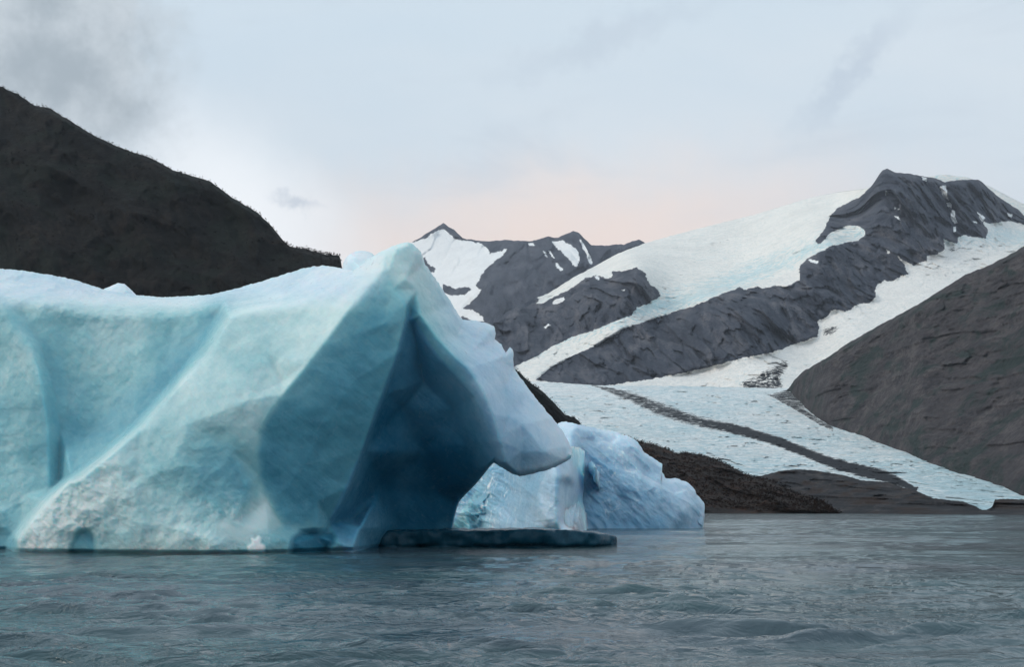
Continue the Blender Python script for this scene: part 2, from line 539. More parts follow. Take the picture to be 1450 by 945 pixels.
def terrain(top, bot, x0, x1, dx, nv, Dfun, relief, classes, jag=1.0, jag_scale=0.08, seed=0.0, drop=1.0,
            attrs=None, ease=1.0, boundary_noise=2.2, jag_oct=5):
    """One landform: a crest traced at its own distance, the slope that falls from it towards the lake and a far
    slope behind the crest. classes: list of (name, material, test(px, py) or None for the rest, kw)."""
    xs = np.arange(x0, x1 + dx, dx)
    nc = len(xs)
    ty = top(xs) + jag * fbm(v3(xs * jag_scale, seed), jag_oct, 0.6)
    by = np.maximum(bot(xs), ty + 2)
    tt = np.linspace(0, 1, nv) ** ease
    PX = np.repeat(xs[None], nv, 0)
    PY = ty[None] * (1 - tt[:, None]) + by[None] * tt[:, None]
    D = Dfun(PX, PY)
    base = world_pt(PX, PY, D)
    edge = np.minimum(1, (PY - ty[None]) / 6.0)
    cls = {}
    jx = PX + boundary_noise * fbm(v3(PX * 0.12, PY * 0.12, seed + 5), 4, 0.6)
    jy = PY + boundary_noise * fbm(v3(PX * 0.12, PY * 0.12, seed + 9), 4, 0.6)
    D = D + relief(base, PX, PY, edge)
    front = world_pt(PX, PY, D)
    # far side of the crest
    nb = 7
    tp = front[0]
    back = []
    for k in range(1, nb + 1):
        q = tp.copy()
        h = np.maximum(tp[:, 2], 5)
        q[:, 1] += h * drop * 1.5 * k / nb
        q[:, 2] = tp[:, 2] - (h + 20) * (k / nb) ** 1.2
        back.append(q)
    V = np.concatenate([np.stack(back[::-1]), front], 0)
    nr = V.shape[0]
    at = {}
    for n, fn in (attrs or {}).items():
        a = fn(jx, jy)
        at[n] = np.concatenate([np.repeat(a[:1], nb, 0), a], 0).ravel()
    faces = grid_faces(nr, nc)
    # flip so normals point up / to the lake
    fx = np.concatenate([np.repeat(jx[:1], nb, 0), jx], 0)
    fy = np.concatenate([np.repeat(jy[:1], nb, 0), jy], 0)
    cxf = fx.ravel()[faces].mean(1); cyf = fy.ravel()[faces].mean(1)
    rem = np.ones(len(faces), bool)
    out = {}
    for name, mat, test, kw in classes:
        sel = rem.copy() if test is None else (rem & test(cxf, cyf))
        rem &= ~sel
        if not sel.any():
            continue
        parent = out.get(kw.get('parent'))
        o = make_mesh(name, V.reshape(-1, 3), faces[sel], mat, parent, at)
        if 'label' in kw:
            tag(o, kw['label'], kw['cat'], kw.get('kind', 'structure'))
        elif kw.get('kind'):
            o['kind'] = kw['kind']
        out[name] = o
    return out, front, (PX, PY)


def polys(*ps):
    def f(x, y):
        r = np.zeros(np.shape(x), bool)
        for p in ps:
            r |= in_poly(x, y, p)
        return r
    return f


# ---- far peaks -------------------------------------------------------------
far_top = curve([(380, 420), (480, 400), (560, 352), (582, 344), (592, 338), (607, 329), (618, 322), (628, 316), (634, 320), (643, 325),
                 (655, 337), (682, 342), (718, 340), (751, 342), (776, 335), (790, 337), (800, 332), (812, 327), (820, 330), (827, 337),
                 (837, 347), (848, 348), (884, 346), (905, 339), (912, 343), (925, 356), (1000, 400), (1100, 450)])
far_D = thin_plate([(628, 316, 9800), (560, 352, 9700), (700, 342, 9300), (812, 327, 8800), (905, 339, 8600), (640, 380, 9000),
                    (620, 420, 8500), (690, 400, 8000), (760, 400, 7600), (840, 380, 8000), (680, 450, 7300), (780, 450, 7000),
                    (650, 520, 6900), (900, 520, 7000), (400, 520, 7600), (400, 400, 9500), (1100, 450, 8500)])
snow_poly = [(560, 340), (575, 345), (590, 343), (596, 340), (607, 334), (618, 328), (627, 324), (634, 328), (645, 338), (682, 345),
             (692, 352), (694, 360), (704, 357), (719, 352), (712, 362), (700, 370), (686, 382), (678, 396), (674, 406), (682, 411),
             (675, 420), (666, 429), (656, 437), (668, 440), (684, 448), (686, 456), (670, 455), (655, 448), (640, 470), (540, 470)]
snow_hole = [(628, 403), (640, 408), (655, 407), (668, 409), (658, 418), (640, 419), (628, 414)]
hole2 = [(596, 366), (602, 364), (606, 374), (617, 380), (616, 386), (606, 388), (601, 378)]
patches_far = [[(781, 343), (797, 341), (812, 349), (819, 357), (821, 367), (817, 379), (811, 374), (805, 367), (795, 357), (787, 349)],
               [(819, 339), (823, 341), (828, 348), (834, 360), (840, 373), (835, 374), (828, 357), (823, 347)],
               [(785, 372), (790, 374), (798, 382), (794, 383), (788, 379)], [(748, 344), (756, 344), (757, 349), (750, 348)],
               [(768, 355), (772, 357), (776, 364), (773, 363)], [(775, 354), (779, 356), (786, 366), (783, 366)],
               [(755, 436), (765, 432), (768, 435), (758, 441)]]


def far_relief(b, px, py, edge):
    g = fbm(v3(b[..., 0] / 330 + b[..., 2] / 1100, b[..., 2] / 2200, 3.0), 5, 0.5, ridged=True)
    s = in_poly(px, py, snow_poly)
    s = blur(s.astype(float), 3)
    x_, z_ = b[..., 0], b[..., 2]
    f = 190 * crag(x_ / 420 - z_ / 1300, z_ / 800, 5, 0.3) + 110 * crag(x_ / 150 - z_ / 500, z_ / 300, 6, 0.3) + 22 * crag(x_ / 60, z_ / 110, 7, 0.3)
    return -(110 * g + f) * (1 - 0.75 * s) * edge


terrain(far_top, curve([(380, 560), (1100, 560)]), 380, 1100, 1.3, 170, far_D, far_relief, [
    ('snow_peak', MAT_SNOW, lambda x, y: in_poly(x, y, snow_poly) & ~in_poly(x, y, snow_hole) & ~in_poly(x, y, hole2),
     dict(label='distant snow covered peak with small dark summit, farthest mountain of the range', cat='mountain')),
    ('snow_patches', MAT_SNOW, polys(*patches_far), {}),
    ('rocky_mountain', MAT_FARROCK, None, dict(label='distant dark rocky mountain with snow gullies beside the snow peak', cat='mountain')),
], jag=2.6, jag_scale=0.09, seed=1.0, boundary_noise=4.0)
_p = bpy.data.objects['snow_patches']; _p.parent = bpy.data.objects['rocky_mountain']; _p['kind'] = 'stuff'

# ---- the icefield dome seen behind the big rock peak -------------------------
terrain(curve([(1180, 300), (1230, 272), (1300, 253), (1335, 247), (1370, 251), (1399, 263), (1430, 279), (1450, 289), (1500, 300), (1650, 330), (1800, 420)]),
        curve([(1180, 380), (1800, 470)]), 1180, 1800, 4, 30, lambda x, y: 8200 - (y - 250) * 4.0,
        lambda b, x, y, e: 30 * fbm(b / 300, 4) * e,
        [('summit_snowfield', MAT_ICEFIELD, None, dict(label='pale summit snowfield showing just behind the rock peak at far right', cat='snowfield'))],
        jag=1.0, seed=2.0, attrs={'blue': lambda x, y: 0.5 + 0 * x})

# ---- the massif: icefield, rock ridge and valley glacier ---------------------
mas_top = curve([(560, 540), (640, 520), (680, 492), (692, 470), (700, 455), (720, 441), (754, 424), (776, 416), (812, 393), (841, 378),
                 (873, 360), (912, 345), (950, 334), (1000, 321), (1036, 312), (1072, 303), (1108, 292), (1144, 281), (1187, 272), (1219, 268),
                 (1232, 266), (1240, 255), (1245, 247), (1250, 241), (1256, 239), (1261, 241), (1267, 244), (1288, 246), (1309, 250), (1324, 252),
                 (1331, 255), (1338, 258), (1347, 256), (1360, 255), (1385, 254), (1392, 259), (1399, 266), (1414, 279), (1428, 288),
                 (1442, 297), (1452, 307), (1500, 312), (1560, 290), (1640, 320), (1750, 380)])
mas_D = thin_plate([(600, 560, 3900), (690, 565, 3700), (900, 565, 3560), (1150, 570, 3300), (1500, 565, 3200), (1750, 565, 3300), (600, 500, 4600),
                    (760, 536, 3950), (884, 545, 3800), (1000, 522, 3950), (1119, 488, 4100), (1158, 477, 4150), (1241, 420, 4450),
                    (1336, 345, 5000), (1392, 313, 5400), (1470, 318, 5500), (1500, 420, 4300), (1310, 430, 4250), (1200, 480, 3950), (1100, 530, 3650),
                    (783, 518, 4250), (884, 465, 4450), (1000, 425, 4550), (1072, 408, 4650), (1131, 390, 4700), (1216, 342, 5100), (1165, 328, 5250),
                    (1223, 267, 5700), (1255, 240, 5500), (1338, 257, 5600), (1385, 254, 5800), (1450, 306, 5900),
                    (1000, 321, 7400), (1100, 294, 7300), (1187, 272, 6900), (912, 344, 7100), (1050, 370, 5900), (1000, 400, 5200), (950, 425, 4950),
                    (902, 379, 5100), (920, 425, 4800), (812, 477, 4700), (733, 517, 4400), (700, 470, 5000), (754, 424, 5600),
                    (826, 396, 5500), (776, 416, 5900), (840, 378, 6500), (1750, 380, 6200), (1640, 320, 6200)])
rock_A = [(640, 600), (640, 500), (680, 470), (700, 440), (754, 420), (764, 424), (760, 430), (770, 428), (790, 418), (812, 407), (826, 396), (844, 389), (855, 394),
          (867, 394), (866, 385), (884, 384), (893, 382), (902, 379), (914, 387), (916, 396), (920, 403), (932, 411), (935, 420), (920, 429),
          (902, 436), (894, 447), (866, 457), (841, 468), (812, 477), (783, 490), (761, 504), (733, 517), (700, 535), (660, 600)]
rock_BC = [(1231, 262), (1229, 269), (1216, 279), (1194, 290), (1184, 297), (1176, 306), (1170, 317), (1165, 330), (1155, 340), (1158, 346), (1168, 340), (1172, 333),
           (1187, 324), (1205, 319), (1216, 320), (1224, 325), (1226, 332), (1216, 341), (1200, 343), (1187, 347), (1178, 347), (1169, 354),
           (1158, 358), (1144, 366), (1133, 375), (1131, 385), (1134, 396), (1122, 401), (1110, 407), (1097, 404), (1080, 409), (1072, 406), (1058, 410),
           (1047, 407), (1035, 412), (1021, 417), (1000, 426), (980, 435), (956, 441), (920, 454), (884, 465), (866, 477), (848, 487), (812, 504), (783, 519),
           (768, 530), (758, 539), (776, 541), (830, 546), (858, 546), (884, 543), (920, 537), (960, 530), (1000, 521), (1050, 508), (1052, 505), (1060, 507), (1090, 500), (1110, 495),
           (1119, 488), (1140, 483), (1158, 477), (1160, 465), (1157, 455), (1165, 452), (1173, 447), (1176, 441), (1183, 438), (1195, 441), (1205, 439), (1212, 432), (1230, 430),
           (1241, 421), (1239, 410), (1242, 404), (1252, 397), (1258, 399), (1266, 396), (1276, 391), (1286, 389), (1280, 375), (1270, 363), (1282, 371), (1295, 376), (1303, 371),
           (1313, 370), (1313, 364), (1320, 361), (1328, 360), (1338, 353), (1336, 339), (1346, 343), (1356, 345), (1356, 336), (1365, 333), (1380, 336), (1396, 338), (1399, 328),
           (1391, 314), (1402, 317), (1414, 315), (1432, 313), (1452, 319), (1520, 330), (1580, 320), (1580, 220), (1231, 220)]
mas_patches = [[(1331, 264), (1340, 263), (1341, 275), (1343, 283), (1339, 281), (1334, 274)], [(1340, 286), (1346, 288), (1347, 296), (1343, 293)],
               [(1347, 297), (1353, 298), (1352, 306), (1356, 316), (1351, 317), (1347, 308)], [(1350, 320), (1354, 321), (1353, 328), (1350, 327)],
               [(1384, 301), (1392, 305), (1396, 309), (1390, 314), (1386, 308)], [(1427, 301), (1434, 303), (1433, 308), (1427, 305)],
               [(1267, 306), (1271, 306), (1275, 313), (1272, 313)], [(1253, 270), (1258, 271), (1258, 275), (1254, 275)],
               [(1145, 367), (1160, 369), (1158, 373), (1147, 372)], [(1255, 353), (1260, 355), (1260, 360), (1256, 359)],
               [(1265, 293), (1268, 294), (1267, 298)], [(1270, 295), (1274, 296), (1272, 298)], [(1377, 313), (1384, 314), (1384, 317), (1378, 316)],
               [(783, 427), (798, 420), (800, 424), (790, 431), (782, 431)], [(880, 411), (886, 410), (885, 414)],
               [(769, 464), (777, 459), (779, 462), (772, 466)], [(841, 391), (846, 390), (850, 396), (845, 396)], [(1306, 250), (1312, 252), (1312, 256), (1308, 254)]]
debris = polys([(1045, 547), (1062, 535), (1085, 524), (1105, 514), (1118, 510), (1116, 520), (1104, 535), (1112, 550), (1090, 556), (1060, 553)],
               [(1165, 466), (1180, 462), (1190, 466), (1180, 474), (1166, 476)],
               [(1340, 352), (1352, 350), (1362, 352), (1350, 358)])
right_poly = [(1226, 331), (1180, 350), (1130, 380), (1000, 440), (830, 520), (745, 560), (745, 700), (1900, 700), (1900, 250), (1452, 300)]


def mas_relief(b, px, py, edge):
    rock = (in_poly(px, py, rock_A) | in_poly(px, py, rock_BC)).astype(float)
    rs = blur(rock, 2)
    w = fbm(v3(px / 90, py / 90, 2.0), 3) * 0.9
    but = fbm(v3(b[..., 0] / 170 + b[..., 2] / 900 + w, b[..., 2] / 1500, 7.0), 6, 0.62, ridged=True)
    ice = fbm(v3(b[..., 0] / 60, b[..., 2] / 28, b[..., 1] / 200), 5, 0.65)
    big = fbm(b / 600, 3)
    x_, z_ = b[..., 0], b[..., 2]
    f1 = crag(x_ / 210 + z_ / 600, z_ / 420, 1, 0.35)
    f2 = crag(x_ / 75 + z_ / 260, z_ / 170, 2, 0.35)
    f3 = crag(x_ / 30, z_ / 60, 3, 0.3)
    sr = crag(x_ / 55, z_ / 26, 4, 0.4)
    ser = np.clip(fbm(b / 350 + 5, 3) + 0.45, 0, 1)
    return (-(50 * but + 150 * f1 + 85 * f2 + 38 * f3) * rs - 22 * rs + ((20 * ice + 30 * sr) * ser + 45 * big) * (1 - rs)) * edge


out, _, _ = terrain(mas_top, curve([(560, 575), (1900, 575)]), 560, 1750, 1.25, 300, mas_D, mas_relief, [
    ('rock_ridge', MAT_ROCK, lambda x, y: (in_poly(x, y, rock_A) & ~polys(*mas_patches)(x, y)),
     dict(label='lower rounded dark rock outcrop surrounded by the icefield, left of the long ridge', cat='rock outcrop')),
    ('mountain_ridge', MAT_ROCK, lambda x, y: (in_poly(x, y, rock_BC) & ~polys(*mas_patches)(x, y)),
     dict(label='long dark rock ridge rising to the highest summit between the two glaciers', cat='mountain')),
    ('snow_patches', MAT_SNOW, polys(*mas_patches), dict(parent='mountain_ridge', kind='stuff')),
    ('valley_glacier', MAT_VALLEY, polys(right_poly), dict(label='white valley glacier descending between the rock ridge and the brown scree hill', cat='glacier')),
    ('icefield', MAT_ICEFIELD, None, dict(label='broad white icefield dome sloping down behind the rock ridge', cat='glacier')),
], jag=1.6, jag_scale=0.13, seed=3.0, boundary_noise=3.5,
    attrs={'moraine': lambda x, y: blur(debris(x, y).astype(float), 2) * 0.62,
           'blue': lambda x, y: np.clip(1.3 - np.abs(y - np.interp(x, [720, 850, 950, 1050, 1130, 1200], [500, 450, 430, 395, 360, 335])) / 22, 0, 1.2)
           + np.clip(1 - np.abs(y - np.interp(x, [1100, 1240, 1340, 1450], [540, 440, 385, 340])) / 20, 0, 1) * 0.3})

# ---- glacier tongue with medial moraine --------------------------------------
mor_mid = np.array([(843, 547), (868, 554), (893, 562), (929, 578), (965, 590), (1000, 600), (1029, 605), (1060, 613), (1100, 625), (1140, 641), (1175, 655),
                    (1210, 665), (1250, 674), (1275, 684), (1295, 693)], float)
mor_w = np.array([1.0, 4.5, 8, 10, 8.5, 7, 6.5, 6.5, 6.5, 6.5, 7, 8, 8, 6.5, 3])
tongue_Dy = lambda py: np.interp(py, [520, 545, 560, 600, 650, 700, 726, 740], [3900, 3450, 3150, 2500, 1900, 1480, 1280, 1200])


def moraine(x, y):
    yc = np.interp(x, mor_mid[:, 0], mor_mid[:, 1])
    w = np.interp(x, mor_mid[:, 0], mor_w)
    d = (y - yc) / w
    m = np.clip(1.5 - np.abs(d) * 0.95, 0, 1) * ((x > 838) & (x < 1300)) * np.interp(x, [840, 980, 1060], [0.62, 0.72, 1.0])
    lateral = polys([(1116, 552), (1150, 560), (1140, 566), (1138, 580), (1160, 594), (1180, 606), (1180, 611), (1150, 596), (1125, 580), (1100, 566), (1085, 560)])(x, y) * 0.6
    low = np.clip(1 - (np.interp(x, [1000, 1060, 1107, 1193, 1256, 1321, 1364, 1393], [640, 676, 669, 676, 684, 708, 713, 723]) - y) / 8, 0, 1) * 0.42 * (x > 1000)
    return np.maximum(np.maximum(m, lateral), low)


def tongue_relief(b, px, py, edge):
    s = fbm(v3(b[..., 0] / 34, b[..., 1] / 110, b[..., 2] / 14), 5, 0.62)
    m = moraine(px, py)
    c1_ = crag(b[..., 0] / 34 + b[..., 1] / 160, b[..., 1] / 75, 8, 0.4); c2_ = crag(b[..., 0] / 13, b[..., 1] / 30, 9, 0.4)
    return (s * 20 * (b[..., 1] / 2500) + 13 * c1_ + 9 * c2_ + 40 * fbm(b / 320, 3) - 10 * m) * edge


terrain(curve([(560, 552), (700, 536), (760, 541), (800, 543), (843, 546), (950, 547), (1040, 549), (1100, 550), (1116, 550), (1147, 561), (1136, 566), (1160, 560), (1240, 590), (1450, 670), (1600, 700)]),
        curve([(560, 728), (1600, 732)]), 560, 1600, 1.3, 200, lambda x, y: tongue_Dy(y), tongue_relief,
        [('glacier', MAT_TONGUE, None, dict(label='pale blue glacier tongue with a dark moraine stripe reaching down to the lake', cat='glacier'))],
        jag=1.5, seed=4.0, drop=0.6, attrs={'moraine': moraine, 'blue': lambda x, y: np.clip((y - 560) / 300, 0, 1) + np.clip(1 - np.abs(x - 1375) / 50, 0, 1) * (y > 680)})

# ---- scree hill on the right ---------------------------------------------------
hr_edge = curve([(1110, 556), (1118, 556), (1126, 562), (1138, 578), (1156, 593), (1176, 606), (1210, 617), (1250, 631), (1287, 646), (1307, 657), (1350, 671), (1393, 684),
                 (1421, 693), (1450, 706), (1500, 724), (1560, 730), (1900, 732)])


def hr_D(px, py):
    e = hr_edge(px)
    De = tongue_Dy(e) + 25
    return np.where(py < e, De + (e - py) * 2.0, tongue_Dy(py) + 25)


def hr_relief(b, px, py, edge):
    e = hr_edge(px)
    k = np.clip((e - py) / 20, 0, 1) * edge
    sp = fbm(v3(b[..., 0] / 240 - b[..., 2] / 300, b[..., 2] / 420, 1.0), 6, 0.55, ridged=True)
    x_, z_ = b[..., 0], b[..., 2]
    return (-60 * (sp - 0.2) - 12 * crag(x_ / 90 - z_ / 120, z_ / 70, 10, 0.4) - 10 * crag(x_ / 28, z_ / 24, 11, 0.4) + 5 * fbm(b / 15, 4, 0.6)) * k


terrain(curve([(1110, 556), (1116, 551), (1124, 540), (1137, 526), (1169, 508), (1201, 486), (1252, 457), (1299, 432), (1345, 403), (1367, 389),
               (1396, 378), (1424, 364), (1450, 349), (1500, 320), (1600, 280), (1750, 250), (1900, 260)]),
        lambda x: hr_edge(x) + 14, 1112, 1900, 1.5, 230, hr_D, hr_relief,
        [('scree_hill', MAT_HILLR, None, dict(label='brown and grey scree hill with dark green patches at the right of the glacier', cat='hill'))],
        jag=2.6, jag_scale=0.1, seed=6.0)

# ---- low grey rocks in front of the glacier end ------------------------------
shore_y = curve([(900, 726.4), (1150, 727.2), (1450, 729.6), (2000, 733)])
sh_D = lambda px, py: F * CAM_H / (shore_y(px) - HORIZON) + np.clip(shore_y(px) - py, -9, 99) * 5.0


def shore_relief(b, px, py, edge):
    k = np.clip((shore_y(px) - py) / 6, 0, 1) * edge
    return -(22 * fbm(v3(b[..., 0] / 50, b[..., 2] / 45, b[..., 1] / 200), 5, 0.5) + 30 * crag(b[..., 0] / 30, b[..., 2] / 16, 12, 0.4) + 12 * crag(b[..., 0] / 10, b[..., 2] / 7, 13, 0.4)) * k


terrain(curve([(1000, 712), (1040, 690), (1060, 677), (1079, 674), (1107, 667), (1128, 665), (1150, 666), (1193, 673), (1221, 681), (1256, 683), (1279, 691), (1296, 695),
               (1321, 706), (1364, 711), (1380, 717), (1391, 723), (1398, 722), (1405, 718), (1409, 708), (1420, 707), (1450, 708), (1500, 712), (1600, 716), (1900, 722)]),
        lambda x: shore_y(x) + 4, 1000, 1900, 1.2, 60, sh_D, shore_relief,
        [('shore_rocks', MAT_SHORE, None, dict(label='low bare grey rock shore in front of the glacier tongue', cat='shore'))],
        jag=1.6, jag_scale=0.2, seed=7.0, drop=0.8)

# ---- brown headland -------------------------------------------------------------
hd_shore = 727.5
hd_D = lambda px, py: F * CAM_H / (hd_shore - HORIZON) * np.interp(px, [780, 1200], [1.0, 0.93]) + np.clip(hd_shore - py, -9, 199) * 2.6


def head_relief(b, px, py, edge):
    k = np.clip((hd_shore - py) / 5, 0, 1) * (0.2 + 0.8 * edge)
    return -(34 * fbm(v3(b[..., 0] / 70, b[..., 2] / 50, 5), 6, 0.6, ridged=True) + 14 * crag(b[..., 0] / 26, b[..., 2] / 16, 16, 0.4)) * k


_, head_front, _ = terrain(curve([(760, 640), (820, 618), (870, 617), (897, 622), (910, 627), (923, 629), (946, 637), (957, 643), (970, 642), (986, 644), (1000, 647), (1014, 651),
                      (1030, 659), (1043, 666), (1060, 674), (1080, 679), (1093, 681), (1104, 688), (1116, 695), (1136, 703), (1164, 711), (1176, 720), (1182, 726), (1190, 728)]),
        lambda x: hd_shore + 3 + 0 * x, 762, 1184, 1.1, 110, hd_D, head_relief,
        [('headland', MAT_HEAD, None, dict(label='dark reddish brown headland between the iceberg and the glacier', cat='headland'))],
        jag=2.2, jag_scale=0.18, seed=8.0, drop=0.6)

# ---- dark hill on the left -------------------------------------------------------
hl_shore = 727.2
hl_D = lambda px, py: 950 + np.clip(hl_shore - py, -9, 900) * 0.85 + np.interp(px, [-600, 480, 850], [-100, 0, 250])


def hl_relief(b, px, py, edge):
    k = np.clip((hl_shore - py) / 8, 0, 1) * (0.15 + 0.85 * edge)
    return -(42 * fbm(v3(b[..., 0] / 150 + b[..., 2] / 200, b[..., 2] / 260, 5), 6, 0.45, ridged=True) + 3 * crag(b[..., 0] / 55 + b[..., 2] / 90, b[..., 2] / 80, 14, 0.4) + 2 * crag(b[..., 0] / 18, b[..., 2] / 24, 15, 0.4)) * k


_, hl_front, _ = terrain(curve([(-700, 60), (-500, 40), (-300, 60), (-120, 90), (0, 122), (25, 133), (48, 149), (70, 153), (95, 168), (130, 190), (165, 207), (190, 216),
                                (215, 224), (245, 241), (258, 245), (275, 250), (297, 256), (325, 277), (345, 289), (365, 301), (385, 321), (402, 342), (412, 350), (425, 352),
                                (445, 356), (462, 361), (476, 361), (482, 364), (484, 382), (495, 395), (560, 430), (650, 480), (735, 527), (748, 540), (765, 552), (780, 566),
                                (793, 580), (800, 588), (812, 591), (820, 597), (830, 612), (860, 660), (900, 727)]),
        lambda x: hl_shore + 3 + 0 * x, -700, 900, 1.8, 260, hl_D, hl_relief,
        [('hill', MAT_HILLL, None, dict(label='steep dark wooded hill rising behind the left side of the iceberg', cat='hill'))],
        jag=2.2, jag_scale=0.12, seed=9.0, drop=0.8)


# ---- scrub and small trees on the dark slopes ------------------------------------
def scrub_mesh(points, sizes, seed):
    """many small bushes: each a handful of tilted leaf clumps"""
    r = np.random.RandomState(seed)
    n = len(points)
    k = 9
    c = np.repeat(points, k, 0)
    s = np.repeat(sizes, k)
    off = r.normal(size=(n * k, 3)) * s[:, None] * np.array([0.42, 0.42, 0.5]) + np.array([0, 0, 0.45]) * s[:, None]
    c = c + off
    a = r.normal(size=(n * k, 3)); a /= np.linalg.norm(a, axis=1)[:, None]
    b = r.normal(size=(n * k, 3)); b -= (a * b).sum(1)[:, None] * a; b /= np.linalg.norm(b, axis=1)[:, None]
    sz = (s * r.uniform(0.22, 0.5, n * k))[:, None]
    v = np.stack([c - a * sz, c + b * sz * 0.8, c + a * sz, c - b * sz * 0.8], 1).reshape(-1, 3)
    f = np.arange(len(v)).reshape(-1, 4)
    return v, f


def scrub_material(name, c1, c2):
    m, t, b, pos = material(name)
    t.put(b.inputs['Base Color'], t.mix(t.mapr(t.noise(pos, 0.12, 4, 0.6), 0.35, 0.65), c1, c2))
    b.inputs['Roughness'].default_value = 0.95
    b.inputs['Specular IOR Level'].default_value = 0.1
    return m


r = np.random.RandomState(3)
pts, sz = [], []
nc = hl_front.shape[1]
for j in range(9000):                                   # on the slope
    i = r.randint(nc); row = int(r.uniform(0, 0.72) ** 1.2 * hl_front.shape[0])
    pts.append(hl_front[row, i] + [r.normal() * 2, 0, -0.3]); sz.append(r.uniform(0.7, 1.7))
for i in range(0, nc):                                  # along the crest
    x = (i * 1.8 - 700)
    p = 2.2 if 405 < x < 490 else 0.9
    for _ in range(3):
        if r.rand() < p / 3:
            pts.append(hl_front[0, i] + [r.normal() * 1.5, r.uniform(-10, 4), -0.8]); sz.append(r.uniform(0.9, 2.4 if p > 2 else 1.5))
v, f = scrub_mesh(np.array(pts), np.array(sz), 5)
o = make_mesh('hill_scrub', v, f, scrub_material('dark_scrub', (0.002, 0.003, 0.0025), (0.006, 0.007, 0.006)), smooth=False)
tag(o, 'dark scrub and small trees covering the hill behind the iceberg', 'scrub', 'stuff')
pts, sz = [], []
nr_, nc = head_front.shape[:2]
for j in range(3500):
    i = r.randint(nc); row = int(r.uniform(0, 0.85) * nr_)
    pts.append(head_front[row, i] + [r.normal() * 2, 0, -0.3]); sz.append(r.uniform(0.6, 1.7))
for i in range(nc):
    pts.append(head_front[0, i] + [0, r.uniform(-5, 3), -0.6]); sz.append(r.uniform(0.7, 1.9))
v, f = scrub_mesh(np.array(pts), np.array(sz), 6)
o = make_mesh('heath', v, f, scrub_material('brown_heath', (0.007, 0.005, 0.004), (0.026, 0.014, 0.009)), smooth=False)
tag(o, 'low reddish brown heath growing on the headland', 'heath', 'stuff')


# ------------------------------------------------------------------ the iceberg
def facet_field(points, lines):
    """piecewise-linear field through control points joined along crease lines.
    points: list of (px, py, D, clear, rough)"""
    idx = {}
    P = []
    for p in points:
        k = (p[0], p[1])
        if k not in idx:
            idx[k] = len(P); P.append(p)
    E = []
    for ln in lines:
        for p in ln:
            k = (p[0], p[1])
            if k not in idx:
                idx[k] = len(P); P.append(p)
        for a, b in zip(ln[:-1], ln[1:]):
            E.append((idx[(a[0], a[1])], idx[(b[0], b[1])]))
    vv, ee, ff, ov, oe, of = delaunay_2d_cdt([Vector((p[0], p[1])) for p in P], E, [], 0, 1e-4)
    P = np.array(P, float)
    vals = []
    for v, o_ in zip(vv, ov):
        if o_:
            vals.append(P[o_[0], 2:])
        else:
            d = ((P[:, :2] - np.array(v)[:2]) ** 2).sum(1)
            k = np.argsort(d)[:2]; w = 1 / (d[k] + 1e-3)
            vals.append((P[k, 2:] * w[:, None]).sum(0) / w.sum())
    vals = np.array(vals); vv = np.array([tuple(v) for v in vv])

    def ev(px, py):
        sh = px.shape
        x, y = px.ravel(), py.ravel()
        res = np.zeros((x.size, vals.shape[1])); done = np.zeros(x.size, bool)
        for f in ff:
            a, b, c = vv[f[0]], vv[f[1]], vv[f[2]]
            det = (b[1] - c[1]) * (a[0] - c[0]) + (c[0] - b[0]) * (a[1] - c[1])
            if abs(det) < 1e-9:
                continue
            lo = np.minimum(np.minimum(a, b), c) - 0.01; hi = np.maximum(np.maximum(a, b), c) + 0.01
            s = np.nonzero((x >= lo[0]) & (x <= hi[0]) & (y >= lo[1]) & (y <= hi[1]) & ~done)[0]
            if not len(s):
                continue
            l1 = ((b[1] - c[1]) * (x[s] - c[0]) + (c[0] - b[0]) * (y[s] - c[1])) / det
            l2 = ((c[1] - a[1]) * (x[s] - c[0]) + (a[0] - c[0]) * (y[s] - c[1])) / det
            l3 = 1 - l1 - l2
            ok = (l1 > -1e-6) & (l2 > -1e-6) & (l3 > -1e-6)
            q = s[ok]
            res[q] = l1[ok, None] * vals[f[0]] + l2[ok, None] * vals[f[1]] + l3[ok, None] * vals[f[2]]
            done[q] = True
        if (~done).any():
            m = np.nonzero(~done)[0]
            for q in m:
                res[q] = vals[((vv - [x[q], y[q]]) ** 2).sum(1).argmin()]
        return res.reshape(sh + (vals.shape[1],))
    return ev


TOPZONE = lambda x, y: ((x < 290) & (y < 500)) | ((x < 540) & (y < 432))


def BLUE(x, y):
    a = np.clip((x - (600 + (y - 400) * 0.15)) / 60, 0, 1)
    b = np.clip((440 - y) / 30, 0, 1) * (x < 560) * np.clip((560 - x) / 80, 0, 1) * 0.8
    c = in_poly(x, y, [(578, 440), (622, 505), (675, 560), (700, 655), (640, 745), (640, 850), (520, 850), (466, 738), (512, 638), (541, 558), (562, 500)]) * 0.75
    return np.clip(np.maximum(a + b, c), 0, 1)


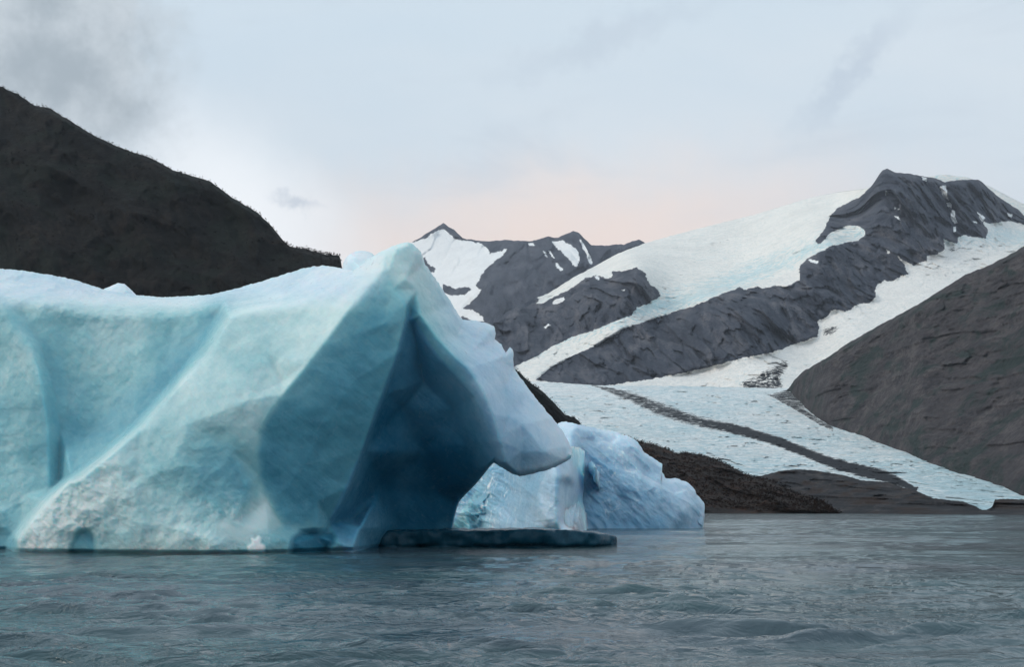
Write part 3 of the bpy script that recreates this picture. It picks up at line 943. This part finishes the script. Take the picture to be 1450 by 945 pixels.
def raster_field(field, x0, x1, y0, y1, step, kD, kC, soft=None, soft_k=6, deep_k=4, tint=None, shade_and_frost=None):
    xs = np.arange(x0, x1, step); ys = np.arange(y0, y1, step)
    GX, GY = np.meshgrid(xs, ys)
    val = field(GX, GY)
    D = blur(val[..., 0], kD); C = blur(val[..., 1], kC); G = blur(val[..., 2], 4)
    deep = blur(np.clip((C - 0.78) / 0.08, 0, 1), 2)
    D = D * (1 - deep) + blur(val[..., 0], deep_k) * deep
    C = C * (1 - deep) + blur(val[..., 1], deep_k) * deep
    if soft is not None:
        w = blur(np.clip(soft(GX, GY), 0, 1).astype(float), 12)
        D = D * (1 - w) + blur(val[..., 0], soft_k) * w
        C = C * (1 - w) + blur(val[..., 1], soft_k) * w
    if tint is not None:
        C = C + blur(tint(GX, GY), 5)  # light and shade of the facets painted into the clear value
    if shade_and_frost:
        for poly, dd, cc, kk in shade_and_frost:          # shallow waterline notches, their shade painted in dark, plus white frost marks
            mk = blur(in_poly(GX, GY, poly).astype(float), kk, 1)
            D = D + dd * mk; C = C * (1 - mk) + cc * mk; G = G * (1 - mk)
    V = np.stack([D, C, G], -1)

    def ev(px, py):
        fx = np.clip((px - x0) / step, 0, len(xs) - 1.001); fy = np.clip((py - y0) / step, 0, len(ys) - 1.001)
        i = fx.astype(int); j = fy.astype(int); a = (fx - i)[..., None]; b = (fy - j)[..., None]
        return (V[j, i] * (1 - a) * (1 - b) + V[j, i + 1] * a * (1 - b) + V[j + 1, i] * (1 - a) * b + V[j + 1, i + 1] * a * b)
    return ev


def ice_body(name, rails, nu, nv, field, thick, relief, parent, mat=None, blur_k=2, jag=1.0, round_px=7.0, round_m=1.2, nb=14, sides=True, jseed=0.0):
    """closed body of ice. rails: list of (top x, top y, bottom x, bottom y) knots along the outline."""
    R = np.array(rails, float)
    seg = np.hypot(np.diff(R[:, 0]), np.diff(R[:, 1])) + 0.4 * np.hypot(np.diff(R[:, 2]), np.diff(R[:, 3]))
    s = np.concatenate([[0], np.cumsum(seg)]); t = np.linspace(0, s[-1], nu)
    K = np.stack([np.interp(t, s, R[:, k]) for k in range(4)], 1)
    jx = jag * fbm(v3(t * 0.09, jseed), 6, 0.72); jy = jag * fbm(v3(t * 0.09, jseed + 7), 6, 0.72)
    tt = np.linspace(0, 1, nv)[:, None]
    fade = (1 - tt) ** 30 + 0.9 * tt ** 25 * (K[None, :, 3] < 705) * (K[None, :, 2] > 700)
    PX = K[None, :, 0] * (1 - tt) + K[None, :, 2] * tt + jx[None] * fade
    PY = K[None, :, 1] * (1 - tt) + K[None, :, 3] * tt + jy[None] * fade
    val = field(PX, PY)
    D, C, G = val[..., 0], val[..., 1], val[..., 2]
    P0 = world_pt(PX, PY, D)
    # roll the surface away at the outline
    dt = (PY - PY[:1]); db = PY[-1:] - PY
    de = np.minimum(dt, db)
    e = np.clip(1 - de / round_px, 0, 1)
    D = D + blur(round_m * (1 - np.sqrt(np.maximum(0, 1 - e ** 2))), 2)
    D = D + relief(P0, PX, PY, G)
    # waves have cut a notch along the waterline
    z = world_pt(PX, PY, D)[..., 2]
    D = D + 0.55 * np.clip(1 - np.abs(z - 0.0) / 0.22, 0, 1) * (D < 90)
    front = world_pt(PX, PY, D)
    tb = np.linspace(1, 0, nb + 2)[1:-1][:, None]
    bx = K[None, :, 0] * (1 - tb) + K[None, :, 2] * tb
    by = K[None, :, 1] * (1 - tb) + K[None, :, 3] * tb
    u = np.linspace(0, 1, nu)
    th = thick * np.sqrt(np.maximum(0.02, np.minimum(1, 8 * np.minimum(u, 1 - u)))) if sides else thick + 0 * u
    Db = D[0][None] * (1 - tb) + D[-1][None] * tb
    Dmax = D.max(0)
    Db = np.maximum(Db, Dmax[None] * np.sin(np.pi * tb) ** 0.3) + th[None] * np.sin(np.pi * tb) ** 0.6
    back = world_pt(bx, by, Db)
    back = back + 0.5 * fbm(back / 4, 3)[..., None]
    V = np.concatenate([front, back], 0)
    nr = V.shape[0]
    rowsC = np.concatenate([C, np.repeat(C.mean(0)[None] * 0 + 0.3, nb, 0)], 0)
    rowsG = np.concatenate([G, np.full((nb, nu), 0.5)], 0)
    faces = grid_faces(nr, nu, cyclic_r=True)
    caps = [[i * nu for i in range(nr)], [i * nu + nu - 1 for i in range(nr)][::-1]]
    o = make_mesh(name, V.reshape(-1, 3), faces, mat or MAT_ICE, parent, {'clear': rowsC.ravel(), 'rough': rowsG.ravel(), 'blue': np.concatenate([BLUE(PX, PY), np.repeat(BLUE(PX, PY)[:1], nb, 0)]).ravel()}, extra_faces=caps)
    return o


berg = bpy.data.objects.new('iceberg', None)
COL.objects.link(berg)
berg.location = (0, 0, 0)
tag(berg, 'large blue iceberg with a pointed pinnacle and a dark blue hollow floating on the lake', 'iceberg')

# crease lines, clear painted paler on lit crests and darker in shaded creases: (px, py, distance, clear, rough)
crest = [(500, 392, 64.5, .14, .5), (455, 415, 64.8, .18, .2), (400, 432, 64.8, .18, .2), (350, 441, 64.6, .18, .2), (326, 450, 64.6, .20, .2), (295, 500, 63.4, .22, .1),
         (250, 550, 62.0, .22, .1), (200, 605, 60.9, .21, .2), (150, 648, 59.9, .16, .5), (112, 678, 59.8, .10, .9), (97, 683, 60.1, .06, 1), (66, 715, 60.6, .06, 1), (42, 742, 61.0, .08, 1),
         (25, 762, 61.4, .14, .8), (16, 800, 61.5, .2, .4), (14, 840, 61.5, .2, .4)]
crack = [(318, 425, 69.5, .45, .2), (306, 448, 69.3, .60, .1), (278, 495, 68.2, .62, .1), (236, 548, 67.2, .60, .1), (188, 600, 66.2, .55, .1), (140, 644, 65.4, .5, .2), (100, 674, 64.8, .48, .2),
         (60, 708, 64.4, .42, .3), (30, 742, 64.2, .42, .3), (12, 764, 64.1, .5, .2), (4, 800, 64, .5, .2), (0, 840, 64, .5, .2)]
topline = [(-260, 428, 70.5, .25, .6), (-100, 424, 70, .22, .6), (0, 424, 69.6, .20, .6), (60, 428, 69.6, .20, .6), (120, 438, 69.8, .22, .5), (170, 440, 69.9, .25, .5), (230, 440, 69.8, .25, .4), (280, 436, 69.6, .3, .3)]
groove_l = [(10, 440, 68.8, .34, .3), (45, 490, 67.6, .36, .3), (60, 545, 66.8, .38, .3), (68, 610, 66.2, .40, .3), (69, 690, 65.4, .40, .3)]
groove_r = [(28, 445, 69.6, .44, .2), (58, 490, 68.6, .50, .2), (76, 545, 68.0, .52, .2), (86, 610, 67.3, .50, .2), (84, 680, 66.3, .48, .2)]
groove_e = [(90, 470, 69.3, .40, .3), (100, 560, 68.3, .42, .4), (120, 620, 67.0, .52, .4)]
c1 = [(548, 384, 63.0, .30, .2), (523, 412, 62.3, .42, .1), (500, 440, 61.8, .47, .1), (465, 488, 61.2, .50, .1), (440, 520, 60.8, .50, .1), (405, 562, 60.5, .52, .1), (385, 590, 60.3, .54, .1),
      (373, 615, 60.3, .55, .1), (370, 640, 60.3, .55, .1), (372, 675, 60.5, .55, .15), (384, 715, 60.8, .52, .3), (405, 745, 61.2, .50, .4)]
c1b = [(x - 7, y - 3, d - 0.1, max(.05, c - .28), g) for x, y, d, c, g in c1]
c2 = [(575, 432, 62.0, .50, .1), (572, 455, 61.9, .50, .1), (562, 500, 61.9, .52, .1), (541, 558, 62.2, .55, .1), (534, 575, 62.2, .55, .1), (512, 638, 62.6, .58, .1), (493, 690, 63.0, .60, .1), (480, 718, 63.3, .60, .1),
      (466, 738, 63.5, .60, .2)]
c2b = [(x + 6, y + 1, d + 1.0, .80, .05) for x, y, d, c, g in c2]
inner = [(584, 458, 63.2, .70, .1), (604, 488, 63.0, .66, .1), (622, 510, 62.9, .66, .1), (650, 536, 62.8, .62, .1), (672, 562, 62.8, .60, .1), (686, 592, 63.0, .58, .1), (694, 625, 63.6, .60, .1), (699, 655, 64.6, .62, .1)]
innerf = [(596, 446, 62.6, .42, .2), (618, 476, 62.5, .42, .2), (638, 498, 62.4, .40, .2), (664, 522, 62.3, .38, .2), (684, 552, 62.3, .34, .2), (698, 586, 62.5, .34, .2), (708, 625, 63.0, .36, .2), (716, 655, 63.8, .42, .2)]
lip = [(655, 455, 67.5, .24, .6), (648, 475, 65.8, .34, .5), (668, 498, 65.0, .34, .5)]

pts = [
    # left wall
    (-300, 385, 76, .15, .8), (0, 382, 75, .12, .8), (70, 388, 75, .12, .8), (150, 410, 75, .15, .8), (172, 412, 75, .1, .8), (195, 419, 75, .15, .8), (260, 420, 75, .18, .8), (330, 411, 74, .15, .8),
    (395, 395, 73, .12, .8), (440, 379, 72, .12, .8), (480, 378, 70.5, .12, .8), (500, 384, 68, .12, .7), (410, 412, 69.5, .30, .6), (460, 400, 68, .2, .6), (360, 420, 71, .35, .6), (330, 428, 70, .4, .4),
    (-300, 600, 68, .4, .3), (-300, 760, 65, .4, .3), (-300, 840, 65, .4, .3), (0, 560, 67.2, .38, .3), (0, 660, 65.6, .36, .4), (0, 720, 64.6, .42, .5), (30, 640, 66.0, .36, .3), (35, 700, 65.0, .36, .5),
    (150, 500, 69.0, .30, .3), (200, 520, 68.4, .36, .3), (150, 570, 68.0, .36, .3), (240, 480, 69.2, .38, .2), (190, 470, 69.4, .27, .3),
    # spur
    (420, 460, 63.2, .20, .2), (470, 430, 63.2, .16, .2), (380, 500, 62.2, .26, .2), (330, 540, 61.2, .24, .2), (400, 540, 61.2, .26, .2), (270, 600, 60.3, .30, .3), (320, 580, 60.2, .24, .4), (355, 565, 60.3, .26, .45),
    (330, 640, 59.9, .33, .3), (240, 660, 59.4, .30, .4), (190, 690, 59.2, .24, .5), (130, 720, 59.4, .12, .9), (90, 735, 60.0, .06, 1), (60, 770, 60.6, .10, .9), (200, 740, 58.8, .28, .5), (280, 700, 59.2, .40, .4),
    (350, 690, 59.7, .46, .4), (330, 740, 59.0, .34, .8), (260, 750, 58.6, .16, .6), (300, 765, 58.4, .12, .8), (230, 775, 58.8, .18, .5), (150, 770, 59.4, .26, .5), (380, 755, 59.6, .30, .7), (420, 768, 60.4, .45, .3),
    (130, 840, 60, .3, .3), (370, 840, 58.6, .3, .3), (250, 840, 58.8, .3, .3), (500, 775, 63.2, .50, .4), (450, 760, 62.2, .50, .3), (510, 748, 64.2, .62, .3), (500, 840, 64.6, .6, .2),
    # facet two
    (500, 540, 61.4, .60, .05), (460, 600, 61.2, .65, .05), (430, 660, 61.2, .66, .05), (450, 710, 62.0, .68, .1), (540, 460, 61.8, .54, .05), (555, 410, 62.4, .36, .1),
    # hollow, its shade painted in by high clear values
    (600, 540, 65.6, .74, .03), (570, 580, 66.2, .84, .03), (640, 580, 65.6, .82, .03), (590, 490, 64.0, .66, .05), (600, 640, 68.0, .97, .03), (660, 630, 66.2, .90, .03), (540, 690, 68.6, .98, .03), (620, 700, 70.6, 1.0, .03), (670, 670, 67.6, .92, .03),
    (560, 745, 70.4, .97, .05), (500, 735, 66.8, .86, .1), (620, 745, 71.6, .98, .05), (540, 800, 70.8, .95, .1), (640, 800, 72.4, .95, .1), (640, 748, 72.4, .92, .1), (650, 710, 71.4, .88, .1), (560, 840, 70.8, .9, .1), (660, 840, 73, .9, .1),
    # pinnacle and right shoulder
    (560, 350, 63.8, .22, .3), (578, 344, 64.0, .22, .3), (592, 352, 64.6, .24, .3), (602, 374, 65.6, .24, .3), (575, 395, 62.9, .22, .2), (590, 410, 63.4, .32, .2), (620, 420, 65.6, .28, .3), (640, 432, 67.2, .22, .4),
    (700, 463, 69, .14, .9), (700, 482, 68.4, .16, .9), (728, 496, 68.6, .14, .9), (726, 522, 67.8, .18, .7), (750, 555, 67.4, .14, .4), (780, 592, 67.2, .12, .3), (806, 630, 67.4, .12, .3), (803, 652, 67.2, .16, .3),
    (700, 510, 65.8, .32, .5), (715, 560, 64.8, .34, .2), (740, 600, 64.6, .30, .1), (740, 640, 64.6, .40, .1), (770, 640, 65.4, .32, .1), (720, 590, 64.0, .38, .1), (735, 674, 65.4, .34, .3), (772, 668, 66.2, .26, .3),
    (530, 365, 65.4, .16, .3), (545, 358, 64.6, .2, .3),
]
raw_front = facet_field(pts, [crest, crack, topline, groove_l, groove_r, groove_e, c1, c1b, c2, c2b, inner, innerf, lip])

front_field = raster_field(raw_front, -310, 1010, 330, 850, 1.25, 1, 2, TOPZONE,
                            tint=lambda x, y: -0.10 * in_poly(x, y, [(330, 440), (500, 395), (545, 380), (500, 436), (435, 520), (380, 590), (365, 640), (370, 720), (380, 790), (60, 790), (100, 690), (250, 550)]).astype(float) * 0.1 + 0.10 * ((x < 560) & (y > 440)) + 0.10 * np.clip(1 - np.hypot((x - 320) / 90, (y - 650) / 70), 0, 1)
                            + 0.06 * in_poly(x, y, [(548, 390), (575, 436), (560, 500), (541, 558), (512, 638), (466, 738), (405, 745), (375, 690), (370, 640), (388, 590), (440, 522), (500, 442)]),
                            shade_and_frost=[([(96, 800), (100, 772), (106, 760), (114, 752), (124, 751), (132, 758), (136, 768), (136, 800)], 0.30, .62, 3),
                                     ([(-60, 800), (-60, 752), (-10, 750), (8, 753), (18, 761), (24, 775), (20, 800)], 0.3, .62, 4),
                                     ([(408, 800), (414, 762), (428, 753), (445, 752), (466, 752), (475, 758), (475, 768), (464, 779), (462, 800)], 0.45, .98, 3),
                                     ([(352, 784), (350, 775), (357, 770), (356, 762), (362, 764), (366, 759), (370, 763), (369, 770), (376, 773), (374, 784)], -0.25, -.05, 1),
                                     ([(300, 742), (322, 736), (345, 748), (368, 718), (374, 700), (384, 716), (378, 748), (350, 764), (318, 762)], -0.05, .20, 6)])
# top x, top y, bottom x, bottom y along the outline, left to right
rails = [(-260, 400, -260, 840), (-120, 376, -120, 840), (0, 381, 0, 840), (30, 383, 30, 840), (68, 389, 68, 840), (100, 395, 100, 840), (150, 411, 150, 840), (192, 418, 190, 840), (230, 421, 228, 840), (260, 420, 258, 840), (300, 417, 290, 840), (330, 410, 320, 840), (365, 400, 350, 840), (395, 391, 376, 840), (430, 380, 405, 840),
         (455, 376, 425, 840), (480, 379, 445, 840), (500, 384, 470, 840), (520, 368, 500, 840), (538, 357, 525, 840), (555, 349, 548, 840), (570, 344, 570, 840), (578, 343, 582, 840),
         (586, 347, 594, 840), (596, 356, 604, 840), (602, 374, 612, 840), (620, 400, 620, 840), (640, 430, 630, 840), (650, 447, 636, 800), (655, 453, 640, 748), (672, 454, 642, 738), (690, 458, 646, 722), (700, 462, 650, 711),
         (702, 472, 660, 700), (700, 480, 672, 688), (710, 488, 684, 674), (716, 500, 693, 662), (722, 492, 699, 656), (727, 497, 706, 660), (727, 520, 716, 666), (737, 535, 727, 672), (750, 553, 736, 675), (765, 572, 748, 673), (782, 592, 760, 670),
         (795, 608, 775, 666), (804, 624, 786, 662), (808, 633, 800, 655), (810, 641, 808, 650)]


def front_relief(P, px, py, G):
    n1 = fbm(P / 5.0, 4, 0.5)
    n2 = fbm(v3(P[..., 0] / 1.1, P[..., 2] / 1.1, P[..., 1] / 1.1), 5, 0.55)
    sc = fbm(v3(P[..., 0] / 2.2 + 9, P[..., 2] / 2.2, 4.0), 4, 0.5, ridged=True)
    G = np.clip((G - 0.15) * 1.1, 0, 1)
    fc = crag(P[..., 0] / 2.4 + P[..., 2] / 5, P[..., 2] / 2.0, 20, 0.3) + 0.35 * crag(P[..., 0] / 0.8, P[..., 2] / 0.7, 21, 0.3)
    gg = np.clip(fbm(P / 3.0 + 40, 3) * 1.6 + 0.35, 0, 1)
    n2 = n2 + 0.8 * fc * gg * np.clip(G * 1.6, 0, 1)
    return 0.45 * n1 + n2 * (0.05 + 0.28 * G) - 0.35 * sc * G


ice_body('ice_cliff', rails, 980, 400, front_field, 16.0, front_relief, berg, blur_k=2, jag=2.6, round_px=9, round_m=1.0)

# rear lobe: lower ice behind the arch and to the right
rp = [(590, 640, 146, .3, .6), (700, 640, 146, .3, .6), (800, 596, 147, .2, .6), (870, 612, 146, .2, .7), (905, 625, 145, .2, .7), (940, 668, 144, .2, .7), (975, 684, 145, .2, .6), (1000, 715, 146, .25, .6),
      (590, 760, 140, .6, .5), (640, 748, 141, .55, .4), (640, 820, 141, .5, .4), (690, 700, 143.5, .62, .9), (720, 690, 143, .66, .9), (670, 730, 141.5, .55, .6), (740, 720, 140, .56, .7), (720, 748, 139.5, .42, .3),
      (770, 700, 137.5, .34, .2), (770, 745, 137, .40, .2), (740, 670, 142, .5, .5), (850, 650, 142.5, .42, .8), (840, 700, 140.5, .48, .8), (850, 748, 139, .50, .5), (890, 680, 141, .38, .8), (900, 748, 139.5, .48, .4),
      (940, 700, 141, .36, .5), (940, 748, 140.5, .44, .3), (975, 720, 142.5, .30, .4), (985, 748, 144, .40, .4), (1000, 820, 145, .4, .4), (850, 820, 139, .5, .4), (830, 620, 143.5, .30, .7), (870, 640, 143, .3, .8)]
col_c = [(806, 604, 142, .22, .5), (808, 640, 138.8, .20, .2), (808, 680, 137.4, .22, .2), (809, 715, 136.8, .20, .3), (814, 750, 136.6, .16, .5), (814, 820, 136.6, .3, .3)]
col_r = [(815, 612, 143.5, .34, .6), (817, 650, 142, .52, .5), (818, 690, 140.6, .56, .5), (824, 725, 139.5, .52, .5), (832, 752, 139, .48, .5), (832, 820, 139, .48, .5)]
rear_field = raster_field(facet_field(rp, [col_c, col_r]), 560, 1020, 580, 830, 1.25, 5, 6)
rear_rails = [(590, 650, 590, 820), (660, 640, 660, 820), (740, 615, 740, 820), (790, 600, 790, 820), (800, 597, 800, 820), (822, 602, 820, 820), (850, 608, 845, 820), (872, 612, 868, 820), (895, 620, 888, 820), (904, 627, 898, 820),
              (912, 641, 906, 820), (926, 650, 918, 820), (938, 658, 930, 820), (936, 668, 936, 820), (944, 679, 944, 820), (956, 677, 952, 820), (973, 683, 966, 820), (983, 692, 975, 820), (986, 700, 980, 820), (998, 714, 990, 812), (995, 738, 991, 790)]


def rear_relief(P, px, py, G):
    n1 = fbm(P / 9.0, 4, 0.5)
    sc = fbm(v3(P[..., 0] / 3.0 + P[..., 2] / 3.4, P[..., 2] / 8.0 - P[..., 0] / 9.0, 4.0), 4, 0.42, ridged=True)
    G = np.clip(G, 0, 0.75)
    fc = crag(P[..., 0] / 5 + P[..., 2] / 8, P[..., 2] / 4.5, 22, 0.35)
    return 1.3 * n1 - 0.8 * sc * G + 0.9 * fc * G + 0.05 * fbm(P / 1.2, 3)


ice_body('rear_lobe', rear_rails, 420, 190, rear_field, 22.0, rear_relief, berg, MAT_ICE, blur_k=4, jag=3.0, round_px=7, round_m=2.2, jseed=3.0)

# web and pillar of ice that close the opening under the overhanging lip
col_rails = [(628, 650, 628, 760), (660, 640, 660, 760), (700, 630, 700, 760), (740, 622, 740, 760), (770, 622, 770, 760), (786, 625, 784, 760), (796, 630, 798, 760), (803, 634, 807, 760), (810, 632, 816, 760), (822, 634, 828, 760), (834, 646, 840, 760), (848, 668, 852, 760)]
cf = facet_field([(620, 600, 130, .4, .9), (700, 610, 128, .4, .9), (720, 620, 122, .40, .8), (745, 622, 108, .4, .4), (768, 625, 99, .34, .3), (806, 620, 97, .24, .1), (620, 700, 126, .50, .9), (680, 680, 127, .52, 1), (690, 720, 124, .52, 1),
                  (640, 740, 124, .45, .8), (718, 700, 119, .50, .9), (712, 745, 116, .40, .6), (742, 690, 107, .46, .5), (762, 690, 99, .40, .3), (792, 680, 96, .30, .1), (812, 680, 100, .20, .2), (818, 690, 116, .30, .4), (830, 700, 150, .42, .6), (814, 620, 112, .28, .4), (830, 620, 150, .4, .5), (822, 750, 116, .30, .5), (836, 750, 150, .42, .5), (860, 790, 150, .4, .4), (734, 750, 107, .40, .5), (756, 750, 99, .38, .4),
                  (680, 780, 124, .4, .4), (620, 780, 125, .4, .4), (772, 745, 97, .34, .3), (795, 748, 96, .24, .3), (814, 750, 98, .14, .4), (816, 780, 98, .2, .4), (785, 655, 97, .32, .1), (745, 780, 104, .3, .3)], [])


def web_relief(P, px, py, G):
    w = ridge = fbm(v3(P[..., 0] / 2.6 + P[..., 2] / 2.2, P[..., 2] / 5.5 - P[..., 0] / 8, 4.0), 4, 0.45, ridged=True)
    return 0.25 * fbm(P / 1.6, 4) - 1.1 * w * np.clip(G, 0, 1) + 0.5 * crag(P[..., 0] / 2.4, P[..., 2] / 1.6, 23, 0.4) * G


ice_body('ice_pillar', col_rails, 260, 140, raster_field(cf, 610, 870, 595, 790, 1.0, 5, 5), 4.0, web_relief, berg, jag=3.5, round_px=3, round_m=0.1, jseed=5.0)

# rounded lump of ice behind the pinnacle
knob = [(484, 392, 484, 420), (486, 372, 486, 420), (492, 362, 492, 420), (503, 356, 503, 420), (516, 355, 514, 420), (526, 358, 524, 420), (534, 366, 532, 420), (540, 380, 538, 420)]
kf = facet_field([(480, 350, 76, .12, .5), (545, 350, 76, .12, .5), (480, 425, 75, .2, .4), (545, 425, 75, .2, .4), (512, 380, 73.5, .10, .4)], [])
ice_body('ice_knob', knob, 90, 60, kf, 5.0, lambda P, x, y, G: 0.25 * fbm(P / 1.6, 4), berg, MAT_ICE, jag=1.5, round_px=12, round_m=2.5)


knob2 = [(140, 415, 140, 440), (148, 409, 148, 440), (158, 405, 158, 440), (167, 401, 167, 440), (176, 402, 175, 440), (184, 409, 183, 440), (193, 418, 192, 440), (198, 424, 197, 440)]
kf2 = facet_field([(130, 390, 78.5, .10, .5), (210, 390, 78.5, .12, .5), (130, 445, 78, .2, .4), (210, 445, 78, .2, .4), (168, 420, 77.2, .10, .4)], [])
ice_body('ice_knob', knob2, 90, 50, kf2, 4.0, lambda P, x, y, G: 0.25 * fbm(P / 1.6, 4), berg, jag=1.2, round_px=5, round_m=0.8, jseed=8.0)


def ledge(name, x0, x1, y_top, y_wl, depth, clear, seed, undercut=0.25, ends=(0.25, 0.25), n=160):
    """low wave-worn shelf of wet ice at the waterline: a rounded profile swept along X"""
    Dw = F * CAM_H / (y_wl - HORIZON)
    H = CAM_H - (y_top - HORIZON) * Dw / F
    xs = np.linspace((x0 - CX) * Dw / F, (x1 - CX) * Dw / F, n)
    prof = np.array([(depth, -1.5), (0.5, -1.5), (0.25, -0.4), (0.35, -0.05), (0.45, 0.06 * H), (0.10, 0.16 * H), (0.0, 0.3 * H), (-0.03, 0.6 * H), (0.02, 0.86 * H), (0.12, 0.96 * H), (0.4, 1.0 * H),
                     (depth * 0.35, 1.03 * H), (depth * 0.7, 1.0 * H), (depth, 0.9 * H)])
    V = []
    L = xs[-1] - xs[0]
    for x in xs:
        a = min(1, (x - xs[0]) / (ends[0] * L + 1e-6)); b = min(1, (xs[-1] - x) / (ends[1] * L + 1e-6))
        e = math.sqrt(max(0.0, 1 - (1 - a) ** 3)) * math.sqrt(max(0.0, 1 - (1 - b) ** 3))
        row = []
        hm = 1 + 0.10 * float(fbm(np.array([[x / 3.0, seed, 0.0]]), 3)[0]) - 0.10 * max(0, 1 - b)
        for y, z in prof:
            if z > 0.05:
                z = z * hm
            yy = Dw + (depth * (1 - e) * 0.5) + y * (e if y > 0 else 1)
            row.append((x, yy, z * (0.35 + 0.65 * e) if z > 0 else z))
        if undercut and b < 0.15:
            row = [(q[0], q[1] + (4.0 * (0.15 - b) / 0.15 if q[2] < 0.42 * H and q[1] < Dw + 1.5 else 0), q[2]) for q in row]
        V.append(row)
    V = np.array(V)
    nz = fbm(V / np.array([1.8, 1.8, 0.7]) + seed, 4)
    V[..., 1] -= 1.1 * nz
    V[..., 2] += 0.20 * fbm(V / 1.5 + seed + 5, 3) * (V[..., 2] > 0.3)
    m = len(prof)
    faces = grid_faces(n, m)
    faces = np.concatenate([faces, np.stack([np.arange(n - 1) * m + m - 1, (np.arange(n - 1) + 1) * m + m - 1, (np.arange(n - 1) + 1) * m, np.arange(n - 1) * m], -1)])
    return make_mesh(name, V.reshape(-1, 3), faces, MAT_WETICE, berg, {'clear': np.full(n * m, clear), 'rough': np.full(n * m, 0.05)},
                     extra_faces=[list(range(m))[::-1], [(n - 1) * m + k for k in range(m)]])


tag(ledge('ice_ledge', 505, 880, 750.5, 774.5, 9.0, 1.0, 1.0, ends=(0.03, 0.30)), 'long dark blue wet ledge at the waterline under the hollow')


# ------------------------------------------------------------------ water
def water():
    py = np.concatenate([np.arange(783, 1010, 0.7), np.array([1030, 1060, 1100, 1160, 1260, 1400, 1700, 2400, 4000])])
    near = (F * CAM_H / (py - HORIZON))[::-1]                       # close rows follow perspective
    mid = np.arange(near[-1] + 1.0, 290, 1.0)
    far = np.arange(294, 1500, 4.5)
    r = np.concatenate([near, mid, far, [1700, 2200, 3000, 5000, 9000, 15500.0]])[::-1]
    ang = np.concatenate([np.radians(np.arange(-180, -34, 4.0)), np.radians(np.arange(-31, 31, 0.06)), np.radians(np.arange(34, 181, 4.0))])
    ang[0], ang[-1] = -math.pi, math.pi
    Rr, A = np.meshgrid(r, ang, indexing='ij')
    X = Rr * np.sin(A); Y = Rr * np.cos(A)
    rs = np.random.RandomState(12)
    Z = np.zeros_like(X)
    step = np.abs(np.gradient(r))[:, None]
    wx = X + 0.9 * fbm(v3(X / 5, Y / 5), 2); wy = Y + 0.9 * fbm(v3(X / 5, Y / 5, 9), 2)
    mods = [np.clip(0.75 + 1.5 * fbm(v3(X / q, Y / q, q), 2), 0.2, 1.5) for q in (90.0, 22.0, 8.0, 3.5)]
    for lam, amp, mi, cnt in ((26.0, .06, 0, 2), (14.0, .035, 0, 2), (7.5, .026, 1, 2), (5.2, .016, 1, 2), (3.8, .016, 1, 3), (2.7, .024, 2, 3), (1.9, .028, 2, 4), (1.3, .034, 3, 4), (0.9, .023, 3, 4), (0.62, .013, 3, 3)):
        for _ in range(cnt):
            d = rs.normal(0.15, 0.42) + math.pi / 2      # crests run across the view
            l = lam * rs.uniform(0.85, 1.15)
            k = 2 * math.pi / l
            s = np.sin(k * (wx * math.cos(d) + wy * math.sin(d)) + rs.uniform(0, 6.28))
            s = 2 * ((s + 1) / 2) ** 1.7 - 0.8
            Z += amp * (0.95 if lam > 10 else 0.8) * s * mods[mi] * np.clip((l / step - 2.0) / 2.0, 0, 1)
    Z -= 0.02
    Z *= np.clip((Rr - 3) / 8, 0, 1)
    Z *= np.clip((32 - np.degrees(np.abs(A))) / 3, 0, 1)      # calm where the mesh gets coarse, far outside the view
    V = np.stack([X, Y, Z], -1)
    nr, nc = X.shape
    f = grid_faces(nr, nc)[:, ::-1]
    centre = nr * nc
    Vall = np.concatenate([V.reshape(-1, 3), [[0, 0, 0]]])
    caps = [[(nr - 1) * nc + i, centre, (nr - 1) * nc + i + 1] for i in range(nc - 1)]
    o = make_mesh('water', Vall, f, MAT_WATER, extra_faces=caps)
    tag(o, 'rippled grey green lake water reflecting the pale sky', 'lake', 'structure')


water()


# ------------------------------------------------------------------ air between here and the mountains
def haze():
    x, y0, y1, z0, z1 = 17000.0, -17000.0, 17000.0, -90.0, 2900.0
    v = np.array([(a, b, c) for a in (-x, x) for b in (y0, y1) for c in (z0, z1)], float)
    f = np.array([(0, 1, 3, 2), (4, 6, 7, 5), (0, 4, 5, 1), (2, 3, 7, 6), (0, 2, 6, 4), (1, 5, 7, 3)])
    m = bpy.data.materials.new('air_haze')
    m.use_nodes = True
    t = NT(m.node_tree)
    out = t.n('ShaderNodeOutputMaterial')
    p = t.n('ShaderNodeVolumePrincipled')
    p.inputs['Color'].default_value = (0.78, 0.87, 1.0, 1)
    p.inputs['Density'].default_value = 0.000023
    t.link(p.outputs[0], out.inputs['Volume'])
    o = make_mesh('haze', v, f, m, smooth=False)
    tag(o, 'thin bluish air haze over the lake and mountains', 'haze', 'stuff')


haze()
